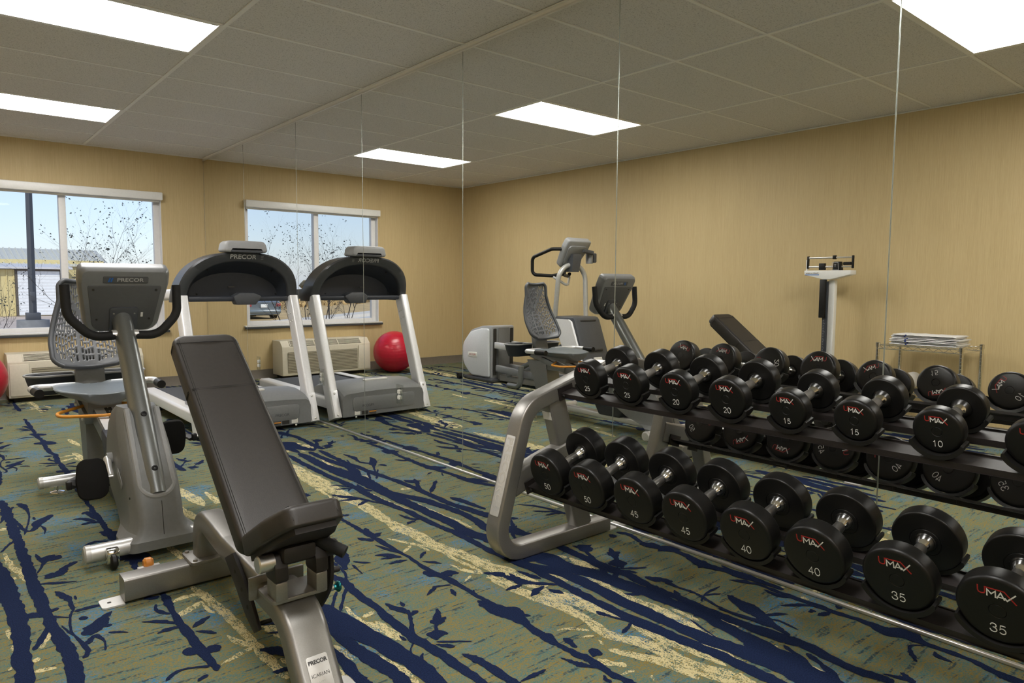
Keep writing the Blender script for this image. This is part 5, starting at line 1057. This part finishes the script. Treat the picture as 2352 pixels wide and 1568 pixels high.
# ------------------------------------------------------------------ elliptical trainer (seen in the mirror)
ex = -2.685
el = thing('elliptical_trainer', 'grey elliptical trainer by the left wall, seen in the mirror behind the bike', 'elliptical trainer', (ex, 5.8, 0))
hp = fillet([(6.27, .05), (6.66, .05), (6.83, .20), (6.84, .42), (6.66, .60), (6.45, .655), (6.255, .665)], [.02, .16, .16, .16, .16, .12, .03], 7, True)
M_winlit = mat('pale_silver_plastic', (.66, .675, .70), .38, .1, .03, 60)  # paler than the housing: window light on the sides put into the colour
P('drive_housing', MB().prism(hp, (ex, 0, 0), Y, Z, X, -.165, .165, .012), M_plas_l, el, ang=40)
for s in (-1, 1):
    hp2 = fillet([(6.29, .065), (6.65, .065), (6.80, .20), (6.81, .42), (6.65, .58), (6.45, .625), (6.30, .63)], [.02, .16, .16, .16, .16, .12, .03], 7, True)
    P('side_panel', MB().prism(hp2, (ex, 0, 0), Y, Z, X*s,   .160, .186, .016, 3), M_winlit, el, ang=40)
    bd = P('badge', MB().prism(fillet([(-.09, -.03), (.09, -.03), (.09, .03), (-.09, .03)], .012, 3, True), (ex+s*.186, 6.60, .31), Y*s, Z, X*s, -.002, .003, .001), M_label, el)
    P('lettering', text_mb('PRECOR', .034, (ex+s*.1892, 6.60, .31), Y*s, Z, .0005), M_redtext, bd)
    P('arm_slot', MB().prism(fillet([(-.024, .09), (.024, .09), (.024, .63), (-.024, .63)], .01, 3, True), (ex+s*.125, 6.258, 0), X, Z, -Y, 0, .004), M_slot, el)
    # pedal link from the slot forward
    P('link_arm', MB().sweep([V((ex+s*.125, 6.24, .44)), V((ex+s*.125, 5.72, .42))], X, .04, .075, .008), M_alu, el, ang=50)
    P('pedal', MB().prism(fillet([(-.085, -.18), (.085, -.18), (.085, .18), (-.085, .18)], .04, 4, True), (ex+s*.15, 5.72, .40 if s > 0 else .36), X, Y, Z, -.02, .035, .012), M_plas_d, el)
    P('ramp_rail', MB().sweep([V((ex+s*.10, 6.24, .17)), V((ex+s*.10, 5.20, .13))], X, .05, .08, .01), M_plas, el, ang=50)
    P('rear_roller', MB().lathe([(0, -.03), (.033, -.03), (.036, -.02), (.036, .02), (.033, .03), (0, .03)], (ex+s*.21, 6.82, .036), X, 18), M_black, el)
    P('ramp_link', MB().sweep([V((ex+s*.07, 5.20, .50)), V((ex+s*.10, 6.05, .11))], X, .045, .05, .012), M_frame2, el, ang=50)
    # floor loop at the side
    P('floor_loop', MB().tube(fillet([V((ex+s*.24, 5.66, .26)), V((ex+s*.25, 5.66, .032)), V((ex+s*.25, 5.86, .032))], [0, .07, 0], 6), .03, 12), M_frame2, el)
P('housing_base', MB().box((ex, 6.52, .03), (.36, .56, .05), bev=.02), M_plas_d, el)
P('center_column', MB().prism(fillet([(-.085, .04), (.085, .04), (.085, .64), (-.085, .64)], .01, 3, True), (ex, 6.255, 0), X, Z, -Y, 0, .012, .004), M_plas, el)
P('base_beam', MB().sweep([V((ex, 6.25, .06)), V((ex, 4.70, .06))], X, .13, .07, .01), M_plas_l, el, ang=50)
P('front_stabilizer', MB().tube([V((ex-.30, 4.62, .05)), V((ex+.30, 4.62, .05))], .034, 16), M_alu, el)
tw = [[V((ex+a*hw_, y, z)) for a, y in ((-1, y0), (-.86, y0-.012), (.86, y0-.012), (1, y0), (1, y1), (-1, y1))] for hw_, y0, y1, z in ((.19, 4.66, 4.90, .10), (.185, 4.78, 5.04, .40), (.180, 4.92, 5.22, .78), (.178, 4.94, 5.26, .805), (.165, 4.96, 5.25, .815))]
P('tower', MB().loft(tw), M_plas_d, el, ang=30)
for s in (-1, 1):
    tp = [[V((ex+s*a, y, z)) for a, y in ((.182, y0), (.196, y0+.01), (.196, y1), (.182, y1))] for y0, y1, z in ((4.70, 4.90, .12), (4.80, 5.03, .40), (4.95, 5.20, .77), (4.99, 5.18, .79))]
    P('tower_side', MB().loft(tp), M_aluw, el, ang=30)  # light on the tower's side faces given as a paler colour than its front
P('tower_slot', MB().box((ex, 4.795, .485), (.20, .02, .022), rot=Matrix.Rotation(-.35, 3, 'X'), bev=.006), M_slot, el)
P('tower_badge', MB().box((ex, 4.762, .40), (.11, .02, .035), rot=Matrix.Rotation(-.35, 3, 'X'), bev=.005), M_label, el)
P('tower_slot', MB().box((ex, 4.915, .775), (.22, .03, .016), rot=Matrix.Rotation(-.2, 3, 'X'), bev=.004), M_slot, el)
arc_ = fillet([V((ex-.17, 5.10, .80)), V((ex-.185, 5.14, 1.34)), V((ex+.185, 5.14, 1.34)), V((ex+.165, 5.22, .80))], [0, .155, .155, 0], 9)
P('arch_tube', MB().tube(arc_, .025, 16), mat('silver_tube', (.42, .42, .40), .4, .4, .04, 60), el)
ec = V((ex, 5.13, 1.475)); et = V((0, -.58, .82)).normalized(); en = V((0, -et.z, et.y))
eo = fillet([(-.125, -.18), (.125, -.18), (.172, .06), (.166, .15), (-.166, .15), (-.172, .06)], [.05, .05, .08, .03, .03, .08], 5, True)
P('console', MB().prism(eo, ec, X, et, en, -.04, .03, .016, 3), M_plas_l, el, ang=40)
P('console_back', MB().prism(fillet([(-.10, -.15), (.10, -.15), (.135, .09), (-.135, .09)], .04, 5, True), ec, X, et, en, .02, .042, .008), M_plas, el)
P('console_screen', MB().prism(fillet([(-.10, -.11), (.10, -.11), (.125, .10), (-.125, .10)], .02, 4, True), ec, X, et, en, -.043, -.038), M_slot, el)
P('console_neck', MB().loft([[V((ex+a*.05, 5.14+b*.045, 1.27)) for a, b in ((-1, -1), (1, -1), (1, 1), (-1, 1))], [V((ex+a*.06, 5.12+b*.05, 1.40)) for a, b in ((-1, -1), (1, -1), (1, 1), (-1, 1))], [V((ex+a*.06, 5.09+b*.02, 1.45)) for a, b in ((-1, -1), (1, -1), (1, 1), (-1, 1))]]), M_plas_d, el)
for s in (-1, 1):
    P('hand_bar', MB().tube(fillet([V((ex+s*.10, 5.08, 1.50)), V((ex+s*.22, 5.22, 1.50)), V((ex+s*.25, 5.48, 1.42)), V((ex+s*.23, 5.50, 1.24)), V((ex+s*.12, 5.32, 1.23)), V((ex+s*.04, 5.22, 1.25))], [0, .06, .06, .05, .05, 0], 6), .018, 12), M_black, el)
P('bar_support', MB().tube(fillet([V((ex-.12, 5.30, 1.22)), V((ex-.02, 5.22, 1.14)), V((ex+.02, 5.22, 1.14)), V((ex+.12, 5.30, 1.22))], [0, .04, .04, 0], 5), .013, 10), M_alu, el)
P('bottle_holder', MB().lathe([(.036, .0), (.04, .10), (.036, .10), (.032, .004), (0, .004)], (ex-.23, 5.12, 1.36), Z, 16), M_plas, el)
P('holder_arm', MB().sweep([V((ex-.08, 5.08, 1.49)), V((ex-.23, 5.08, 1.47))], Y, .05, .04, .01), M_plas_d, el, ang=50)
P('phone_holder', MB().box((ex-.29, 5.12, 1.42), (.05, .06, .10), bev=.012), M_plas_d, el)

# ------------------------------------------------------------------ wall heater / air conditioner
ac = thing('wall_air_conditioner', 'cream through-wall air conditioner with louvred front below the window', 'air conditioner', (-1.33, YB, .05))
ax0, ax1, ay = -1.885, -.735, 7.95
P('housing', MB().prism(fillet([(0, .045), (YB-ay-.004, .045), (YB-ay-.004, .455), (.085, .455), (.012, .385)], [.01, 0, 0, .02, .02], 4, True), (0, ay, 0), Y, Z, X, ax0, ax1, .008), M_cream, ac, ang=40)
P('base_plinth', MB().box(((ax0+ax1)/2, 8.14, .023), (ax1-ax0-.1, .22, .045)), M_slot, ac)
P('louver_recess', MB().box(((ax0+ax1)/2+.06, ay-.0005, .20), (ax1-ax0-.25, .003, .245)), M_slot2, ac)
for k in range(13): P('louver', MB().prism([(-.002, -.007), (.004, -.007), (.010, .0055), (.004, .0055)], (0, ay-.002, .09+k*.0185), -Y, Z, X, ax0+.185, ax1-.065), M_cream, ac)
P('control_flap', MB().box((ax0+.09, ay-.003, .215), (.155, .012, .30), bev=.004), M_cream, ac)
gn = V((0, -.69, .72)).normalized(); gu = V((0, .72, .69))
P('grille_recess', MB().box((-1.30, ay+.048, .4205), (.92, .085, .003), rot=Matrix.Rotation(math.atan2(.69, .72), 3, 'X')), M_slot, ac)
for k in range(6): P('grille_slat', MB().box(V((-1.30, ay+.048, .4205))+gu*(-.036+k*.0145)+gn*.004, (.92, .0055, .008), rot=Matrix.Rotation(math.atan2(.69, .72), 3, 'X')), M_cream, ac)
for k in range(4): P('grille_post', MB().box(V((-1.30-.46+k*.3067, ay+.048, .4205))+gn*.004, (.01, .088, .008), rot=Matrix.Rotation(math.atan2(.69, .72), 3, 'X')), M_cream, ac)

# ------------------------------------------------------------------ exercise ball
bc = V((-2.155, 7.82, .2655)); br = .265
ball = thing('exercise_ball', 'large shiny red ribbed exercise ball on the carpet beside the air conditioner', 'exercise ball', (bc.x, bc.y, 0))
baxis = V((.18, -.25, 1)).normalized(); pr_ = []
for i in range(121):
    a = -pi/2+pi*i/120; rp = br*(1-.0045*(1 if (i % 6 == 0 and 12 < i < 108) else 0)); pr_.append((max(0, rp*math.cos(a)), rp*math.sin(a)))
pr_[0] = (0, -br); pr_[-1] = (0, br)
P('ball_skin', MB().lathe(pr_, bc, baxis, 56), M_ball, ball, ang=60)
P('valve_plug', MB().lathe([(0, br+.001), (.008, br+.001), (.009, br-.003)], bc, V((-.3, -.5, .8)).normalized(), 12), M_label, ball)

# ------------------------------------------------------------------ physician scale (mirror)
sx_, sy_ = -3.335, 2.77
sc_ = thing('balance_beam_scale', 'white upright balance beam scale with black height rod against the left wall', 'weighing scale', (sx_, sy_, 0))
P('platform', MB().prism(fillet([(-.20, -.14), (.34, -.14), (.34, .14), (-.20, .14)], .02, 4, True), (sx_, sy_, 0), X, Y, Z, .03, .075, .006), M_white, sc_)
P('platform_mat', MB().prism(fillet([(-.02, -.13), (.32, -.13), (.32, .13), (-.02, .13)], .02, 4, True), (sx_, sy_, 0), X, Y, Z, .075, .08, .002), M_black, sc_)
for a, b in ((-.17, -.11), (.31, -.11), (-.17, .11), (.31, .11)): P('foot', MB().cyl((sx_+a, sy_+b, 0), (sx_+a, sy_+b, .03), .018), M_black, sc_)
P('column', MB().box((sx_-.03, sy_-.022, .63), (.05, .052, 1.12), bev=.006), M_white, sc_)
P('head', MB().prism(fillet([(-.195, .045), (.195, .045), (.195, .01), (.03, -.03), (-.03, -.03), (-.195, .01)], [.004]*6, 3, True), (sx_, sy_, 1.225), Y, Z, X, -.06, .045, .004), M_white, sc_)
P('lettering', text_mb('Health o meter', .018, (sx_+.0455, sy_+.125, 1.247), Y, Z, .0004), M_darktext, sc_)
P('blue_band', MB().box((sx_+.0455, sy_+.125, 1.233), (.001, .12, .007)), M_bluetext, sc_)
P('beam_bracket', MB().box((sx_, sy_+.195, 1.31), (.012, .014, .10), bev=.003), M_white, sc_)
for z in (1.30, 1.375): P('beam', MB().box((sx_+.01, sy_, z), (.012, .375, .014), bev=.002), M_steel, sc_)
for y in (-.195, .18): P('beam_end', MB().box((sx_+.01, sy_+y, 1.338), (.02, .016, .105), bev=.004), M_black, sc_)
P('poise', MB().box((sx_+.012, sy_+.055, 1.302), (.03, .05, .056), bev=.004), M_black, sc_)
big = P('large_poise', MB().prism(fillet([(-.036, -.038), (.036, -.038), (.028, .036), (-.028, .036)], .006, 3, True), (sx_+.01, sy_-.075, 1.305), Y, Z, X, -.02, .024, .003), M_black, sc_)
m = MB(); e_ = [(-.03, -.032), (.03, -.032), (.023, .03), (-.023, .03), (-.03, -.032)]; stroke(m, e_, .003, (sx_+.0345, sy_-.062, 1.305), Y, Z, .0008)
P('poise_outline', m, M_greytext, big); P('lettering', text_mb('T', .03, (sx_+.0345, sy_-.062, 1.307), Y, Z, .0006), M_greytext, big)
P('poise', MB().box((sx_+.012, sy_-.045, 1.378), (.026, .026, .032), bev=.004), M_black, sc_)
P('counterweight', MB().cyl((sx_+.01, sy_-.12, 1.325), (sx_+.01, sy_-.18, 1.325), .013), M_black, sc_)
P('height_rod_sleeve', MB().box((sx_+.035, sy_+.03, 1.035), (.03, .05, .32), bev=.004), M_black, sc_)
rod = P('height_rod', MB().box((sx_+.02, sy_+.012, .63), (.02, .04, 1.10), bev=.003), M_navyplas, sc_)
m = MB()
for k in range(60): m.box((sx_+.0305, sy_+.012+(.006 if k % 5 else .002), .15+k*.0135), (.001, .010 if k % 5 else .018, .002))
P('height_marks', m, M_greytext, rod)

# ------------------------------------------------------------------ wire towel rack and towels (mirror)
tr_ = thing('towel_rack', 'small chrome wire shelf rack against the left wall, holding towels', 'shelf rack', (-3.27, 1.965, 0))
rx0, rx1, ry0, ry1 = -3.49, -3.065, 1.685, 2.245
for x in (rx0, rx1):
    for y in (ry0, ry1):
        po = P('post', MB().cyl((x, y, .02), (x, y, .715), .0125, None, 14), M_chrome, tr_)
        m = MB()
        for k in range(24): m.lathe([(.0127, -.0012), (.0136, 0), (.0127, .0012)], (x, y, .06+k*.0265), Z, 12)
        P('post_rings', m, M_chrome, po)
        P('leveling_foot', MB().lathe([(0, 0), (.016, 0), (.016, .008), (.008, .014), (.008, .03)], (x, y, 0), Z, 12), M_steel, tr_)
        P('post_cap', MB().lathe([(.016, 0), (.0165, .03), (.012, .036), (0, .036)], (x, y, .685), Z, 14), M_chrome, tr_)
for z in (.70, .36, .12):
    m = MB()
    for q in (0, -.028):
        for a, b in (((rx0, ry0), (rx1, ry0)), ((rx1, ry0), (rx1, ry1)), ((rx1, ry1), (rx0, ry1)), ((rx0, ry1), (rx0, ry0))): m.cyl((*a, z+q), (*b, z+q), .0036, None, 8)
    for k in range(22): m.cyl((rx0, ry0+.012+k*(ry1-ry0-.024)/21, z+.002), (rx1, ry0+.012+k*(ry1-ry0-.024)/21, z+.002), .0022, None, 6)
    zig = [V((rx1, ry0+.01+k*(ry1-ry0-.02)/16, z-(.026 if k % 2 else .002))) for k in range(17)]; m.tube(zig, .0022, 6); m.tube([V((rx0, p.y, p.z)) for p in zig], .0022, 6)
    P('wire_shelf', m, M_chrome, tr_)
rnd = random.Random(12)
zt = .7045
onm = ['lowest', 'second from the bottom', 'third from the bottom', 'middle', 'third from the top', 'second from the top', 'topmost']
for k in range(7):
    th = .0105+rnd.uniform(-.001, .001); dx, dy = rnd.uniform(-.008, .008), rnd.uniform(-.014, .014); hl = .225-(.012 if k > 4 else 0)
    r = thing('folded_towel', f'folded white towel {onm[k]} in the stack on the wire rack'.replace('towel middle', 'towel in the middle'), 'towel', (-3.27+dx, 1.965+dy, zt), 'folded towels on the wire rack')
    m = MB(); rings = []
    for i in range(25):
        y = -hl+2*hl*i/24; sag = .002*math.sin(i*.9+k)+.0015*math.sin(i*2.1+k*2); L = []
        for a, b in ((-.13, .15), (-.137, .5), (-.13, .85), (0, 1.0), (.12, .92), (.134, .5), (.12, .08), (0, 0)): L.append(V((-3.27+dx+a*(1+.01*math.sin(i+k)), 1.965+dy+y, zt+b*th+sag*(b > .3)*.5)))
        rings.append(L)
    tw_ = P('towel_body', m.loft(rings), M_towel, r, ang=60)
    P('blue_stripe', MB().box((-3.27+dx+.1352, 1.965+dy+.105+k*.002, zt+th*.5), (.005, .011, th*.92), bev=.001), M_navytext, r)
    zt += th+.0012
tl_ = thing('rolled_towel', 'rolled white towel on the lower shelf of the wire rack', 'towel', (-3.27, 2.10, .365))
pts = [((.055-.0022*k*.3)*0+(.058-k*.0009), k) for k in range(60)]
m = MB(); spiral = []
for k in range(90):
    a = k*.36; rr = .058-k*.00058; spiral.append((rr*math.cos(a), rr*math.sin(a)))
m.lathe([(.012, -.13), (.05, -.135), (.058, -.125), (.0585, 0), (.058, .125), (.05, .135), (.012, .13)], (-3.27, 2.10, .4235), X, 24)
P('towel_roll', m, M_towel, tl_)
m = MB().tube([V((-3.133, 2.10+a*.9, .4235+b*.9)) for a, b in spiral], .0025, 5); P('roll_spiral', m, M_towel, tl_)

# ------------------------------------------------------------------ power outlets on the mirror
for n, (y, z) in enumerate(((6.715, .362), (5.322, .378), (4.104, .385), (2.30, .385))):
    r = thing('power_outlet', ['clear power outlet plate on the mirror in the far corner', 'clear power outlet plate on the mirror between the treadmill post and its reflection', 'clear power outlet plate on the mirror over the reflected treadmill hood',
               'clear power outlet plate on the mirror just behind the rack end frame'][n], 'outlet', (-.005, y, z), 'clear outlet plates on the mirror')
    P('clear_plate', MB().prism(fillet([(-.045, -.068), (.045, -.068), (.045, .068), (-.045, .068)], .004, 3, True), (-.0005, y, z), Y, Z, -X, .0, .006, .002), M_clear, r)
    P('mounting_yoke', MB().box((-.001, y, z), (.001, .036, .10)), M_steel if n == 1 else M_mirror, r)
    for s in (-1, 1):
        f = P('receptacle', MB().prism(fillet([(-.017, -.014), (.017, -.014), (.017, .014), (-.017, .014)], .009, 4, True), (-.006, y, z+s*.0195), Y, Z, -X, -.004, .0025, .001), M_label, r)
        m = MB()
        for a in (-.0065, .0065): m.box((-.0087, y+a, z+s*.0195+.003), (.0008, .0022, .008))
        m.cyl((-.0083, y, z+s*.0195-.007), (-.0091, y, z+s*.0195-.007), .0024, None, 8); P('socket_slots', m, M_slot, f)
    P('plate_screw', MB().ball((-.0068, y, z), (.002, .003, .003), 8, 6), M_steel, r)
